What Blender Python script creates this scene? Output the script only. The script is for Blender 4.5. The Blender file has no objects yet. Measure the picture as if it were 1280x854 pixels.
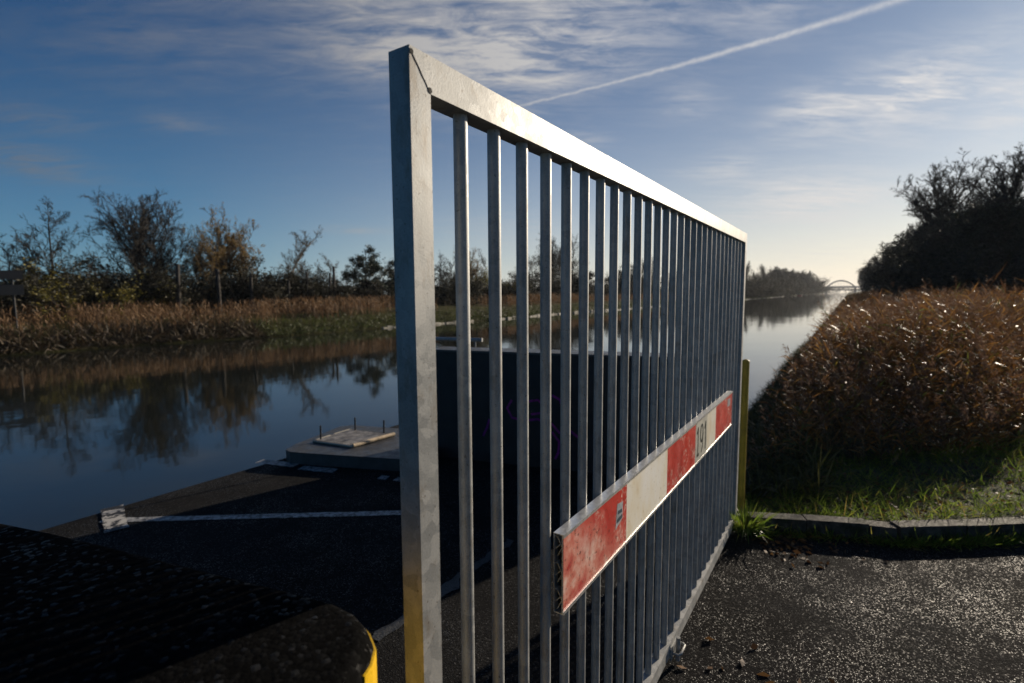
import bpy, bmesh, math, random
import numpy as np
from math import radians as R, sin, cos, pi

# ------------------------------------------------------------------ basics
sc = bpy.context.scene
col = sc.collection
F, PIT, ROLL, HC, TH = 631.5, .0952, -.0058, 1.6635, .5874   # lens in photo pixels, pitch, roll, eye height, canal heading
SUN_AZ, SUN_EL = R(49.7), R(17)
CANAL = np.array([sin(TH), cos(TH)]); ACROSS = np.array([cos(TH), -sin(TH)])

def ray(px, py):
    u, v = px-640, py-427
    c, s = cos(ROLL), sin(ROLL)
    u, v = c*u+s*v, -s*u+c*v
    cp, sp = cos(PIT), sin(PIT); up = -v/F
    return np.array([u/F, cp+up*sp, -sp+up*cp])
def atz(px, py, z):
    r = ray(px, py); k = (z-HC)/r[2]
    return np.array([r[0]*k, r[1]*k, z])
def W(s, p, z=0.):
    return (s*CANAL[0]+p*ACROSS[0], s*CANAL[1]+p*ACROSS[1], z)
def on_line(px, p):
    """ground point where the sight line through column px meets the line p metres across the canal"""
    r = ray(px, 365); az = math.atan2(r[0], r[1])
    D = p/sin(az-TH)
    return D*sin(az), D*cos(az), D
def tan_el(px, py):
    r = ray(px, py); return r[2]/math.hypot(r[0], r[1])

def tag(o, label=None, cat=None, group=None, kind=None):
    if label: o['label'] = label
    if cat: o['category'] = cat
    if group: o['group'] = group
    if kind: o['kind'] = kind
    return o
def empty(name, loc=(0,0,0), rz=0.):
    o = bpy.data.objects.new(name, None); col.objects.link(o)
    o.empty_display_size = .1; o.location = loc; o.rotation_euler = (0,0,rz)
    return o
def link(name, me, mat=None, parent=None):
    o = bpy.data.objects.new(name, me); col.objects.link(o)
    if mat is not None:
        for m in (mat if isinstance(mat, (list,tuple)) else [mat]): me.materials.append(m)
    if parent is not None: o.parent = parent
    return o
def copy_tree(o, parent=None):
    c = o.copy(); col.objects.link(c)
    if parent is not None: c.parent = parent
    for ch in list(o.children): copy_tree(ch, c)
    return c

# ------------------------------------------------------------------ mesh helpers
def np_mesh(name, V, T, mi=None, smooth=False):
    """V (n,3), T (m,3) triangles or (m,4) quads"""
    V = np.asarray(V, np.float32); T = np.asarray(T, np.int32)
    k = T.shape[1]
    me = bpy.data.meshes.new(name)
    me.vertices.add(len(V)); me.vertices.foreach_set('co', V.ravel())
    me.loops.add(T.size); me.loops.foreach_set('vertex_index', T.ravel())
    me.polygons.add(len(T)); me.polygons.foreach_set('loop_start', np.arange(0, T.size, k, dtype=np.int32))
    me.polygons.foreach_set('loop_total', np.full(len(T), k, np.int32)) if hasattr(me.polygons[0], 'loop_total') and False else None
    if mi is not None: me.polygons.foreach_set('material_index', np.asarray(mi, np.int32))
    me.polygons.foreach_set('use_smooth', np.full(len(T), smooth, bool))
    me.update(calc_edges=True); me.validate()
    return me
def bm_mesh(name, bm, smooth=False, bevel=0, seg=2, angle=40):
    if bevel:
        ed = [e for e in bm.edges if len(e.link_faces) == 2 and e.calc_face_angle(0) > R(angle)]
        bmesh.ops.bevel(bm, geom=ed, offset=bevel, segments=seg, profile=.6, affect='EDGES', clamp_overlap=True)
    bmesh.ops.recalc_face_normals(bm, faces=bm.faces[:])
    me = bpy.data.meshes.new(name); bm.to_mesh(me); bm.free()
    if smooth:
        for p in me.polygons: p.use_smooth = True
    return me
def prism(pts, z0, z1, bm=None):
    """polygon in xy extruded in z"""
    bm = bm or bmesh.new()
    a = [bm.verts.new((p[0], p[1], z0)) for p in pts]; b = [bm.verts.new((p[0], p[1], z1)) for p in pts]
    bm.faces.new(a[::-1]); bm.faces.new(b)
    n = len(pts)
    for i in range(n): bm.faces.new((a[i], a[(i+1)%n], b[(i+1)%n], b[i]))
    return bm
def prism_xz(pts, y0, y1, bm=None):
    bm = bm or bmesh.new()
    a = [bm.verts.new((p[0], y0, p[1])) for p in pts]; b = [bm.verts.new((p[0], y1, p[1])) for p in pts]
    bm.faces.new(a); bm.faces.new(b[::-1])
    n = len(pts)
    for i in range(n): bm.faces.new((a[(i+1)%n], a[i], b[i], b[(i+1)%n]))
    return bm
def box(x0, x1, y0, y1, z0, z1, bm=None):
    return prism([(x0,y0),(x1,y0),(x1,y1),(x0,y1)], z0, z1, bm)
def tube_np(P, Rr, n=8, cap=True):
    """tube along the points P with radii Rr -> verts, quads"""
    P = np.asarray(P, float); m = len(P)
    V = []; Q = []
    t = np.gradient(P, axis=0); t /= np.linalg.norm(t, axis=1)[:,None]+1e-9
    ref = np.array([0,0,1.]) if abs(t[0][2]) < .9 else np.array([1.,0,0])
    for i in range(m):
        u = np.cross(t[i], ref); u /= np.linalg.norm(u)+1e-9; w = np.cross(t[i], u)
        a = np.arange(n)*2*pi/n
        V.append(P[i]+Rr[i]*(np.cos(a)[:,None]*u+np.sin(a)[:,None]*w))
    V = np.concatenate(V)
    for i in range(m-1):
        for j in range(n):
            Q.append((i*n+j, i*n+(j+1)%n, (i+1)*n+(j+1)%n, (i+1)*n+j))
    return V, Q
def tube(name, P, r, mat, parent=None, n=14):
    P = [np.array(p, float) for p in P]
    rr = list(r) if isinstance(r, (list,tuple)) else [r]*len(P)
    # end caps by collapsed rings
    P2 = [P[0]]+P+[P[-1]]; r2 = [1e-4]+rr+[1e-4]
    e0 = (P[1]-P[0]); e0 /= np.linalg.norm(e0); e1 = (P[-1]-P[-2]); e1 /= np.linalg.norm(e1)
    P2[0] = P[0]-e0*1e-4; P2[-1] = P[-1]+e1*1e-4
    V, Q = tube_np(P2, r2, n)
    me = np_mesh(name, V, np.array(Q), smooth=True)
    me.set_sharp_from_angle(angle=R(50))
    return link(name, me, mat, parent)

# ------------------------------------------------------------------ materials
class NT:
    def __init__(s, mat):
        s.t = mat.node_tree; s.n = s.t.nodes; s.l = s.t.links
    def add(s, typ, **kw):
        nd = s.n.new(typ)
        ins = kw.pop('ins', {})
        for k, v in kw.items(): setattr(nd, k, v)
        for k, v in ins.items(): s.set(nd, k, v)
        return nd
    def set(s, nd, k, v):
        sock = nd.inputs[k]
        if isinstance(v, bpy.types.NodeSocket): s.l.new(v, sock)
        else:
            if hasattr(sock.default_value, '__len__') and not hasattr(v, '__len__'): v = (v,)*len(sock.default_value)
            if sock.type == 'RGBA' and len(v) == 3: v = (*v, 1)
            sock.default_value = v
    def math(s, op, a, b=0., c=None, clamp=False):
        nd = s.add('ShaderNodeMath', operation=op, use_clamp=clamp); s.set(nd, 0, a); s.set(nd, 1, b)
        if c is not None: s.set(nd, 2, c)
        return nd.outputs[0]
    def noise(s, vec, scale, detail=4, rough=.55, dist=0., out=0):
        nd = s.add('ShaderNodeTexNoise', ins={'Scale':scale, 'Detail':detail, 'Roughness':rough, 'Distortion':dist})
        if vec is not None: s.l.new(vec, nd.inputs['Vector'])
        return nd.outputs[out]
    def voro(s, vec, scale, feature='F1', out='Distance', **kw):
        nd = s.add('ShaderNodeTexVoronoi', feature=feature, ins={'Scale':scale, **kw})
        if vec is not None: s.l.new(vec, nd.inputs['Vector'])
        return nd.outputs[out]
    def ramp(s, fac, stops, interp='LINEAR'):
        nd = s.add('ShaderNodeValToRGB'); cr = nd.color_ramp; cr.interpolation = interp
        while len(cr.elements) < len(stops): cr.elements.new(.5)
        for e, (p, c) in zip(cr.elements, stops):
            e.position = p; e.color = (c,c,c,1) if not hasattr(c, '__len__') else (*c,1)
        s.l.new(fac, nd.inputs[0]); return nd.outputs[0]
    def mix(s, fac, a, b, blend='MIX'):
        nd = s.add('ShaderNodeMix', data_type='RGBA', blend_type=blend)
        s.set(nd, 0, fac); s.set(nd, 6, a); s.set(nd, 7, b); return nd.outputs[2]
    def mapr(s, v, a, b, c=0., d=1.):
        nd = s.add('ShaderNodeMapRange', ins={0:v, 1:a, 2:b, 3:c, 4:d}); nd.clamp = True; return nd.outputs[0]
    def scale(s, vec, sc_):
        nd = s.add('ShaderNodeMapping', ins={'Vector':vec, 'Scale':sc_}); return nd.outputs[0]
    def bump(s, h, strength, dist, normal=None):
        nd = s.add('ShaderNodeBump', ins={'Strength':strength, 'Distance':dist, 'Height':h})
        if normal is not None: s.l.new(normal, nd.inputs['Normal'])
        return nd.outputs[0]
def new_mat(name):
    m = bpy.data.materials.new(name); m.use_nodes = True
    t = NT(m); b = t.n['Principled BSDF']
    return m, t, b
def coords(t, kind='Object'):
    return t.add('ShaderNodeTexCoord').outputs[kind]
def simple(name, c, rough=.6, metal=0., var=.25, scale=20., bump=0., bscale=80., spec=.5):
    m, t, b = new_mat(name); v = coords(t)
    n = t.noise(v, scale, 5)
    c = np.array(c)
    t.set(b, 'Base Color', t.ramp(n, [(.3, tuple(c*(1-var))), (.7, tuple(np.minimum(c*(1+var),1)))]))
    t.set(b, 'Roughness', t.mapr(t.noise(v, scale*2.3, 3), .3, .7, max(rough-.1,.05), min(rough+.1,1)))
    b.inputs['Metallic'].default_value = metal; b.inputs['Specular IOR Level'].default_value = spec
    if bump: t.set(b, 'Normal', t.bump(t.noise(v, bscale, 6), bump, .01))
    return m

def galvanised(name):
    m, t, b = new_mat(name)
    tc = t.add('ShaderNodeTexCoord'); oi = t.add('ShaderNodeObjectInfo')
    off = t.add('ShaderNodeVectorMath', operation='SCALE', ins={0:(31.,17.,57.), 'Scale':oi.outputs['Random']})
    v = t.add('ShaderNodeVectorMath', operation='ADD', ins={0:tc.outputs['Object'], 1:off.outputs[0]}).outputs[0]
    warp = t.add('ShaderNodeVectorMath', operation='MULTIPLY_ADD', ins={0:t.noise(v, 30, 3, out=1), 1:(.03,.03,.03), 2:v}).outputs[0]
    cell = t.voro(warp, 42, out='Color'); g = t.add('ShaderNodeSeparateColor', ins={0:cell}).outputs[0]
    fine = t.noise(v, 260, 4)
    big = t.noise(t.scale(v, (1,1,.35)), 9, 5)
    val = t.math('ADD', t.math('ADD', .09, t.math('MULTIPLY', g, .12)), t.math('ADD', t.math('MULTIPLY', fine, .26), t.math('MULTIPLY', big, .5)))
    c = t.ramp(val, [(.34, (.16,.17,.175)), (.52,(.285,.29,.285)), (.72, (.43,.425,.41))])
    dirt = t.ramp(t.noise(t.scale(v, (1,1,.4)), 22, 8, .7), [(.54, 0.), (.68, 1.)])
    c = t.mix(t.math('MULTIPLY', dirt, .6), c, (.17,.135,.095))
    speck = t.ramp(t.noise(v, 120, 3, .6), [(.655, 0.), (.70, 1.)])
    c = t.mix(t.math('MULTIPLY', speck, .7), c, (.09,.07,.055))
    metal = .32
    b.inputs['Metallic'].default_value = metal
    t.set(b, 'Base Color', c)
    t.set(b, 'Roughness', t.math('ADD', t.math('MULTIPLY', g, .12), t.math('ADD', t.math('MULTIPLY', fine, .16), .42)))
    t.set(b, 'Normal', t.bump(t.math('ADD', t.math('MULTIPLY', fine, .5), t.math('MULTIPLY', big, .6)), .13, .004))
    return m

def asphalt(name, base=.03, wet=.35, sc_=175, bs=.75, glint=.6):
    m, t, b = new_mat(name); v = coords(t)
    d = t.voro(v, sc_, out='Distance'); cc = t.voro(v, sc_, out='Color')
    g = t.add('ShaderNodeSeparateColor', ins={0:cc}).outputs[0]
    d2 = t.voro(v, 260, out='Distance')
    gg = t.math('MULTIPLY', g, t.mapr(t.noise(v, 2.2, 8, .72), .36, .64, .70, 1.04))
    big = t.noise(v, 1.3, 6, .6); mid = t.noise(v, 9, 5)
    patch = t.mapr(t.noise(v, .55, 4, .6), .42, .62)
    c = t.ramp(g, [(.0, base*.35), (.6, base*.8), (.93, base*1.3), (1., base*3.2)])
    c = t.mix(t.mapr(big, .35, .7), c, (base*.45, base*.42, base*.4))
    t.set(b, 'Base Color', c)
    t.set(b, 'Roughness', t.math('ADD', t.mapr(gg, .58, .88, .58, .0), t.math('ADD', t.math('MULTIPLY', patch, .08), wet-.10)))
    h = t.math('ADD', t.math('MULTIPLY', t.math('SUBTRACT', 1., d), t.math('ADD', .45, g)), t.math('MULTIPLY', d2, -.25))
    n1 = t.bump(h, bs, .55/sc_)
    n2 = t.bump(mid, .5, .012, n1)
    t.set(b, 'Normal', n2); t.set(b, 'Specular IOR Level', t.mapr(gg, .72, .98, .02, glint))
    return m

def leafy(name, stops, rough=.45, trans=.35, spec=.5):
    """thin leaves: colour differs from leaf to leaf, light shines through"""
    m, t, b = new_mat(name)
    rnd = t.add('ShaderNodeNewGeometry').outputs['Random Per Island']
    c = t.ramp(rnd, stops)
    t.set(b, 'Base Color', c); b.inputs['Roughness'].default_value = rough; b.inputs['Specular IOR Level'].default_value = spec
    tr = t.add('ShaderNodeBsdfTranslucent'); t.set(tr, 'Color', c)
    mx = t.add('ShaderNodeMixShader', ins={0:trans, 1:b.outputs[0], 2:tr.outputs[0]})
    t.l.new(mx.outputs[0], t.n['Material Output'].inputs[0])
    return m

M = {}
M['galv'] = galvanised('galvanised_steel'); M['asphalt'] = asphalt('wet_asphalt', .026, .40, 175, .75, .18)
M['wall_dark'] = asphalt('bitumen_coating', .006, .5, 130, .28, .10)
M['hole'] = simple('dark_cavity', (.006,.006,.006), .9)
M['alu'] = simple('worn_aluminium', (.72,.72,.71), .38, .85, .12, 60)
M['yellow'] = simple('yellow_paint', (.62,.38,.012), .4, 0, .18, 14, .3, 60)
M['yellow_dull'] = simple('dull_yellow_paint', (.42,.27,.02), .5, 0, .3, 10, .2, 60)
M['bark'] = simple('bark', (.030,.025,.020), .9, 0, .4, 3)
M['bark_pale'] = simple('pale_bark', (.13,.105,.075), .9, 0, .35, 3)
M['wood_post'] = simple('weathered_wood', (.025,.021,.018), .9, 0, .4, 5)
M['stone'] = simple('pale_stone', (.30,.28,.23), .8, 0, .35, 1.2)
M['dark_sign'] = simple('dark_panel', (.015,.016,.018), .6)
M['steel_grey'] = simple('painted_steel', (.10,.11,.125), .6, .1, .15, .4)
M['purple'] = simple('purple_spray_paint', (.36,.03,.33), .6, 0, .3, 30)
M['red_roof'] = simple('red_hull_paint', (.16,.02,.015), .6)

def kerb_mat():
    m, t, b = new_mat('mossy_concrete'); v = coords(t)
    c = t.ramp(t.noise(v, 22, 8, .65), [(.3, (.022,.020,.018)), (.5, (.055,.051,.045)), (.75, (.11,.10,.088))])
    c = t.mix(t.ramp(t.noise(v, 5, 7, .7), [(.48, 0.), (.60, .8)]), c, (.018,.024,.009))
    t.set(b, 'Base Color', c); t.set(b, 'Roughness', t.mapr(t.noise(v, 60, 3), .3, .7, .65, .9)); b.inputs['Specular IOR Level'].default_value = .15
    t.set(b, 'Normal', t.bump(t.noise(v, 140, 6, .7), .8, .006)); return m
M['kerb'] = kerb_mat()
def slab_mat():
    m, t, b = new_mat('damp_concrete'); v = coords(t)
    c = t.ramp(t.noise(v, 9, 8, .65), [(.3, (.022,.023,.025)), (.7, (.062,.065,.068))])
    t.set(b, 'Base Color', c); t.set(b, 'Roughness', t.mapr(t.noise(v, 13, 4), .35, .65, .3, .6))
    t.set(b, 'Normal', t.bump(t.noise(v, 160, 6, .7), .6, .004)); return m
M['slab'] = slab_mat()
def mark_mat():
    m, t, b = new_mat('worn_white_road_paint'); v = coords(t)
    a = t.ramp(t.noise(v, 26, 8, .72), [(.42, 0.), (.58, 1.)])
    t.set(b, 'Base Color', t.mix(a, (.03,.03,.03), (.36,.355,.34)))
    t.set(b, 'Normal', t.bump(t.voro(v, 125), .5, .004)); b.inputs['Roughness'].default_value = .45; return m
M['mark'] = mark_mat()
def soil_mat():
    m, t, b = new_mat('dark_grassy_soil'); v = coords(t)
    c = t.ramp(t.noise(v, 3.0, 9, .7), [(.3, (.018,.014,.008)), (.5, (.03,.035,.010)), (.7, (.055,.06,.018))])
    t.set(b, 'Base Color', c); b.inputs['Roughness'].default_value = .95
    t.set(b, 'Normal', t.bump(t.noise(v, 12, 8, .7), .8, .06)); return m
M['soil'] = soil_mat()
def meadow_mat():
    m, t, b = new_mat('meadow'); v = coords(t)
    c = t.ramp(t.noise(v, .25, 9, .7), [(.3, (.022,.017,.009)), (.5, (.035,.034,.012)), (.7, (.055,.055,.018))])
    t.set(b, 'Base Color', c); b.inputs['Roughness'].default_value = 1.; b.inputs['Specular IOR Level'].default_value = .05
    t.set(b, 'Normal', t.bump(t.noise(v, 6, 8, .7), .8, .1)); return m
M['meadow'] = meadow_mat()
def water_mat():
    m, t, b = new_mat('canal_water')
    v = coords(t)
    rot = t.add('ShaderNodeMapping', ins={'Vector':v, 'Rotation':(0,0,TH), 'Scale':(1,1,1)}).outputs[0]   # y runs along the canal
    n1 = t.noise(t.scale(rot, (1.0,.55,1)), 1.1, 3, .5)
    n2 = t.noise(t.scale(v, (.7,1.6,1)), 4.2, 3, .5)
    n3 = t.noise(t.scale(rot, (1.,.6,1)), .18, 2, .5)
    amp = t.mapr(t.noise(v, .06, 3), .35, .7, .35, 1.)
    h = t.math('ADD', t.math('MULTIPLY', n1, 1.), t.math('ADD', t.math('MULTIPLY', n2, .22), t.math('MULTIPLY', n3, 2.5)))
    t.set(b, 'Base Color', (.010,.012,.010)); b.inputs['Roughness'].default_value = .04; b.inputs['IOR'].default_value = 1.5
    t.set(b, 'Normal', t.bump(t.math('MULTIPLY', h, amp), .5, .012))
    return m
M['water'] = water_mat()
# warning board sheeting
def red_mat(fade):
    m, t, b = new_mat('red_sheeting_faded' if fade else 'red_sheeting'); v = coords(t)
    s = t.add('ShaderNodeSeparateXYZ', ins={0:v})
    c = t.mix(t.mapr(t.noise(v, 5, 5), .3, .7), (.42,.014,.010), (.62,.040,.018))
    scr = t.ramp(t.noise(v, 34, 7, .75, 1.6), [(.545, 0.), (.575, 1.)])
    blotch = t.ramp(t.noise(v, 6, 4), [(.50, 0.), (.58, 1.)])
    c = t.mix(t.math('MULTIPLY', t.math('MULTIPLY', scr, blotch), .85), c, (.72,.55,.45))
    if fade:
        # sun-bleached and scuffed towards the free end
        f = t.math('ADD', t.math('MULTIPLY', s.outputs[0], -2.1), t.math('ADD', t.math('MULTIPLY', s.outputs[2], -2.4), t.math('MULTIPLY', t.noise(v, 6, 8, .68), 1.15)))
        f = t.mapr(f, -3.5, -3.0)
        pale = t.ramp(t.noise(v, 11, 8, .7), [(.36, (.46,.035,.028)), (.50, (.66,.25,.18)), (.62, (.82,.58,.48))])
        c = t.mix(t.math('MULTIPLY', f, .93), c, pale)
    spk = t.ramp(t.noise(v, 75, 5, .7), [(.585, 0.), (.64, 1.)])
    c = t.mix(t.math('MULTIPLY', spk, .75), c, (.10,.035,.02))
    t.set(b, 'Base Color', c); t.set(b, 'Roughness', t.mapr(t.noise(v, 20, 4), .3, .7, .28, .5))
    w = t.add('ShaderNodeTexWave', ins={'Vector':v, 'Scale':60., 'Distortion':0.})
    t.set(b, 'Normal', t.bump(w.outputs[0], .08, .002)); b.inputs['Coat Weight'].default_value = .3; b.inputs['Coat Roughness'].default_value = .45; return m
M['red'] = red_mat(False); M['red_fade'] = red_mat(True)
def white_mat():
    m, t, b = new_mat('white_sheeting'); v = coords(t)
    c = t.ramp(t.noise(t.scale(v, (1,1,.45)), 8, 7, .65), [(.35, (.88,.86,.80)), (.55, (.82,.75,.60)), (.74, (.66,.50,.27))])
    spk = t.ramp(t.noise(v, 60, 5, .7), [(.60, 0.), (.67, 1.)])
    c = t.mix(t.math('MULTIPLY', spk, .6), c, (.25,.16,.08))
    t.set(b, 'Base Color', c); b.inputs['Roughness'].default_value = .38; b.inputs['Coat Weight'].default_value = .3; b.inputs['Coat Roughness'].default_value = .45; return m
M['white'] = white_mat()
M['label'] = simple('grey_sticker', (.42,.41,.35), .5, 0, .2, 20)
M['ink'] = simple('black_ink', (.02,.03,.028), .6)
M['sticker'] = simple('pale_sticker', (.62,.64,.66), .4, 0, .2, 40)
M['sticker_ink'] = simple('sticker_print', (.12,.16,.19), .5)
# plants
M['reed_leaf'] = leafy('reed_leaves', [(0,(.055,.026,.010)),(.35,(.13,.062,.020)),(.62,(.20,.095,.028)),(.82,(.28,.16,.05)),(.90,(.34,.15,.03)),(.93,(.13,.14,.03)),(1,(.10,.12,.025))], .42, .42, .35)
M['reed_stem'] = leafy('reed_stems', [(0,(.07,.04,.018)),(1,(.20,.13,.06))], .5, .1)
M['plume'] = leafy('reed_plumes', [(0,(.09,.05,.032)),(.6,(.16,.095,.06)),(1,(.22,.14,.09))], .7, .35)
M['reed_far'] = leafy('far_reeds', [(0,(.09,.05,.022)),(.5,(.19,.105,.048)),(1,(.29,.175,.085))], .7, .3)
M['grass'] = leafy('grass_blades', [(0,(.05,.075,.012)),(.45,(.11,.17,.020)),(.8,(.17,.23,.028)),(.92,(.22,.19,.045)),(1,(.22,.15,.05))], .5, .6, .2)
M['dead_leaf'] = leafy('fallen_leaves', [(0,(.045,.022,.010)),(.6,(.11,.055,.022)),(1,(.19,.10,.035))], .6, .2, .2)
M['grass_far'] = leafy('far_grass', [(0,(.03,.035,.010)),(.5,(.055,.075,.016)),(1,(.10,.11,.03))], .6, .3)
M['twig'] = leafy('twigs', [(0,(.016,.013,.010)),(1,(.042,.034,.026))], .9, .0)
M['twig_pale'] = leafy('pale_twigs', [(0,(.06,.046,.030)),(1,(.14,.105,.07))], .9, .0)
M['willow_leaf'] = leafy('willow_leaves', [(0,(.12,.095,.025)),(.5,(.22,.15,.045)),(1,(.32,.17,.055))], .6, .4)
M['pine'] = leafy('pine_needles', [(0,(.012,.022,.012)),(1,(.032,.048,.022))], .6, .15)
M['shrub_dark'] = leafy('dark_shrub_leaves', [(0,(.015,.014,.008)),(.6,(.030,.030,.013)),(1,(.055,.045,.02))], .7, .2)
M['shrub_olive'] = leafy('olive_shrub_leaves', [(0,(.025,.028,.008)),(.6,(.055,.06,.014)),(1,(.10,.09,.025))], .6, .3)
M['shrub_yellow'] = leafy('yellow_shrub_leaves', [(0,(.07,.07,.012)),(.6,(.15,.13,.02)),(1,(.24,.19,.035))], .6, .4)
M['ivy'] = leafy('ivy_leaves', [(0,(.010,.014,.007)),(.7,(.022,.028,.012)),(1,(.04,.04,.018))], .6, .15)

# ------------------------------------------------------------------ ground
rng = np.random.default_rng(7)
def smooth_noise(x, y, seed=0):
    r = np.random.default_rng(seed); z = 0
    for k in range(6):
        a = r.uniform(0, 2*pi); f = .35*1.9**k; ph = r.uniform(0, 6.28)
        z = z+np.sin((x*cos(a)+y*sin(a))*f+ph+1.3*np.sin((x*sin(a)-y*cos(a))*f*.7+ph*2))/1.55**k
    return z/2.4
LB = -28.4                                       # left waterline
def shore(s):                                    # the left waterline wanders a little
    return LB - 2.2*np.clip((20-s)/10,0,1) + .5*np.sin(s*.045+2.2) + .3*np.sin(s*.19)
P_KEYS = [(-1600,.9),(-300,.6),(-90,.7),(-46,.6),(-38,.45),(-33,.25),(-30.2,-.15),(-29.2,-.62),(-28.4,-.95),(-27.0,-2.0),(-24,-2.4),
          (-5,-2.4),(-2.6,-1.9),(-1.75,-.98),(-1.25,-.52),(-.75,-.08),(-.1,.06),(1.2,.10),(4,.14),(15,.35),(60,.5),(300,.6),(1600,.9)]
pk = np.array(P_KEYS)
def profile(p): return np.interp(p, pk[:,0], pk[:,1])
def height(x, y):
    s = x*CANAL[0]+y*CANAL[1]; p = x*ACROSS[0]+y*ACROSS[1]
    q = np.where(p < -20, p-(shore(s)-LB), p)
    z = profile(q)
    land = np.clip((z+.8)/.8, 0, 1)
    return z + land*(.05*smooth_noise(x*1.5, y*1.5, 3)+.025*smooth_noise(x*5, y*5, 4))
ss = np.concatenate([np.linspace(-400,-40,7), np.linspace(-30,4,9), np.linspace(5,60,80), np.linspace(62,200,60), np.linspace(210,700,40), np.linspace(760,2400,12)])
pp = np.unique(np.concatenate([pk[:,0], np.linspace(-45,-27,46), np.linspace(-3,8,45), np.linspace(-90,-45,12), np.linspace(10,60,10)]))
S, P = np.meshgrid(ss, pp, indexing='ij')
X = S*CANAL[0]+P*ACROSS[0]; Y = S*CANAL[1]+P*ACROSS[1]
Z = height(X, Y)
near = (P > -5)&(S < 8.5)
Z = np.where(near, np.minimum(Z-.12, np.where(S < 5, -.10, 9)), Z)
Vg = np.stack([X,Y,Z], -1).reshape(-1,3)
ni, nj = S.shape
idx = np.arange(ni*nj).reshape(ni,nj)
Qg = np.stack([idx[:-1,:-1], idx[:-1,1:], idx[1:,1:], idx[1:,:-1]], -1).reshape(-1,4)
Qg = Qg[:, ::-1]
tag(link('ground', np_mesh('ground', Vg, Qg, smooth=True), M['meadow']), kind='structure')

WZ = -.9
def sheet(name, pts, z, mat):
    bm = bmesh.new(); bm.faces.new([bm.verts.new((p[0],p[1],z)) for p in pts]); bmesh.ops.recalc_face_normals(bm, faces=bm.faces[:])
    for f in bm.faces:
        if f.normal.z < 0: f.normal_flip()
    return link(name, bm_mesh_nofix(name, bm), mat)
def bm_mesh_nofix(name, bm):
    me = bpy.data.meshes.new(name); bm.to_mesh(me); bm.free(); return me
tag(sheet('water', [W(-400,-40)[:2], W(2395,-40)[:2], W(2395,1)[:2], W(-400,1)[:2]], WZ, M['water']), kind='structure')

# quay and path: one asphalt slab with a vertical face to the canal
qp = [W(-9,-4.72)[:2], W(4.75,-4.72)[:2], W(4.75,-.9)[:2], (1.60,3.47), (2.36,3.34), (2.55,3.27), (3.5,3.33), (8,3.6), (14,3.9), (14,-7), (-4,-7)]
bm = prism(qp, -2.6, 0.)
tag(link('quay', bm_mesh('quay', bm, bevel=.02), M['asphalt']), kind='structure')

# verge behind the kerb: fine terrain patch
xs = np.linspace(.9, 9.5, 130); ys = np.linspace(3.26, 9.5, 110)
X, Y = np.meshgrid(xs, ys, indexing='ij')
Z = height(X, Y)+.035*smooth_noise(X*6, Y*6, 11)*np.clip(Y-3.3,0,1)
Pp = X*ACROSS[0]+Y*ACROSS[1]
front = 3.45+np.where(X < 1.6, 9, 0)
idx = np.arange(X.size).reshape(X.shape)
Q = np.stack([idx[:-1,:-1], idx[1:,:-1], idx[1:,1:], idx[:-1,1:]], -1).reshape(-1,4)
cx = X.reshape(-1)[Q].mean(1); cy = Y.reshape(-1)[Q].mean(1); cp_ = cx*ACROSS[0]+cy*ACROSS[1]; cs_ = cx*CANAL[0]+cy*CANAL[1]
kerb_line_y = np.interp(cx, [1.3,1.6,2.36,2.55,3.5,8,14],[3.48,3.44,3.31,3.24,3.30,3.57,3.87])
keep = (cy > kerb_line_y+.07)&(cx > 1.35)&~((cp_ < -.9)&(cs_ < 4.75))
tag(link('verge', np_mesh('verge', np.stack([X,Y,Z],-1).reshape(-1,3), Q[keep], smooth=True), M['soil']), kind='structure')

# worn white markings on the quay, 4 mm proud
def strip(name, a, b, w, label_z=.004, n=14, jitter=.003):
    a = np.array(a[:2]); b = np.array(b[:2]); d = (b-a)/np.linalg.norm(b-a); nrm = np.array([-d[1], d[0]])
    V = []; r = np.random.default_rng(int(abs(a[0])*1000))
    for i in range(n+1):
        c = a+(b-a)*i/n
        V += [(*(c+nrm*(w/2+r.normal(0,jitter))), label_z), (*(c-nrm*(w/2+r.normal(0,jitter))), label_z)]
    Q = [(2*i, 2*i+1, 2*i+3, 2*i+2) for i in range(n)]
    return tag(link(name, np_mesh(name, V, Q), M['mark']), kind='structure')
strip('road_marking', atz(128,651,0), atz(520,641,0), .075, n=40)
mk = strip('road_marking', atz(140,635,0), atz(146,664,0), .135, label_z=.008, jitter=.003)
def worn_mat():
    m, t, b = new_mat('cracked_white_paint'); v = coords(t)
    a = t.ramp(t.noise(v, 9, 12, .75), [(.48, 0.), (.53, 1.)])
    t.set(b, 'Base Color', t.mix(a, (.018,.017,.016), (.40,.38,.34))); b.inputs['Roughness'].default_value = .6
    t.set(b, 'Normal', t.bump(t.voro(v, 175), .25, .002)); return m
mk.data.materials[0] = worn_mat()
strip('road_marking', atz(324,577,0), atz(371,582,0), .11)
strip('road_marking', atz(376,585,0), atz(419,589,0), .11)
strip('road_marking', atz(474,597,0), atz(484,598,0), .09)
strip('road_marking', atz(494,599,0), atz(530,603,0), .09)
mk = strip('road_marking', atz(468,800,0), atz(640,676,0), .065, n=30, jitter=.012)
mk.data.materials[0] = simple('almost_worn_off_paint', (.028,.028,.027), .5, 0, .7, 30, .5, 120)

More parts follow.
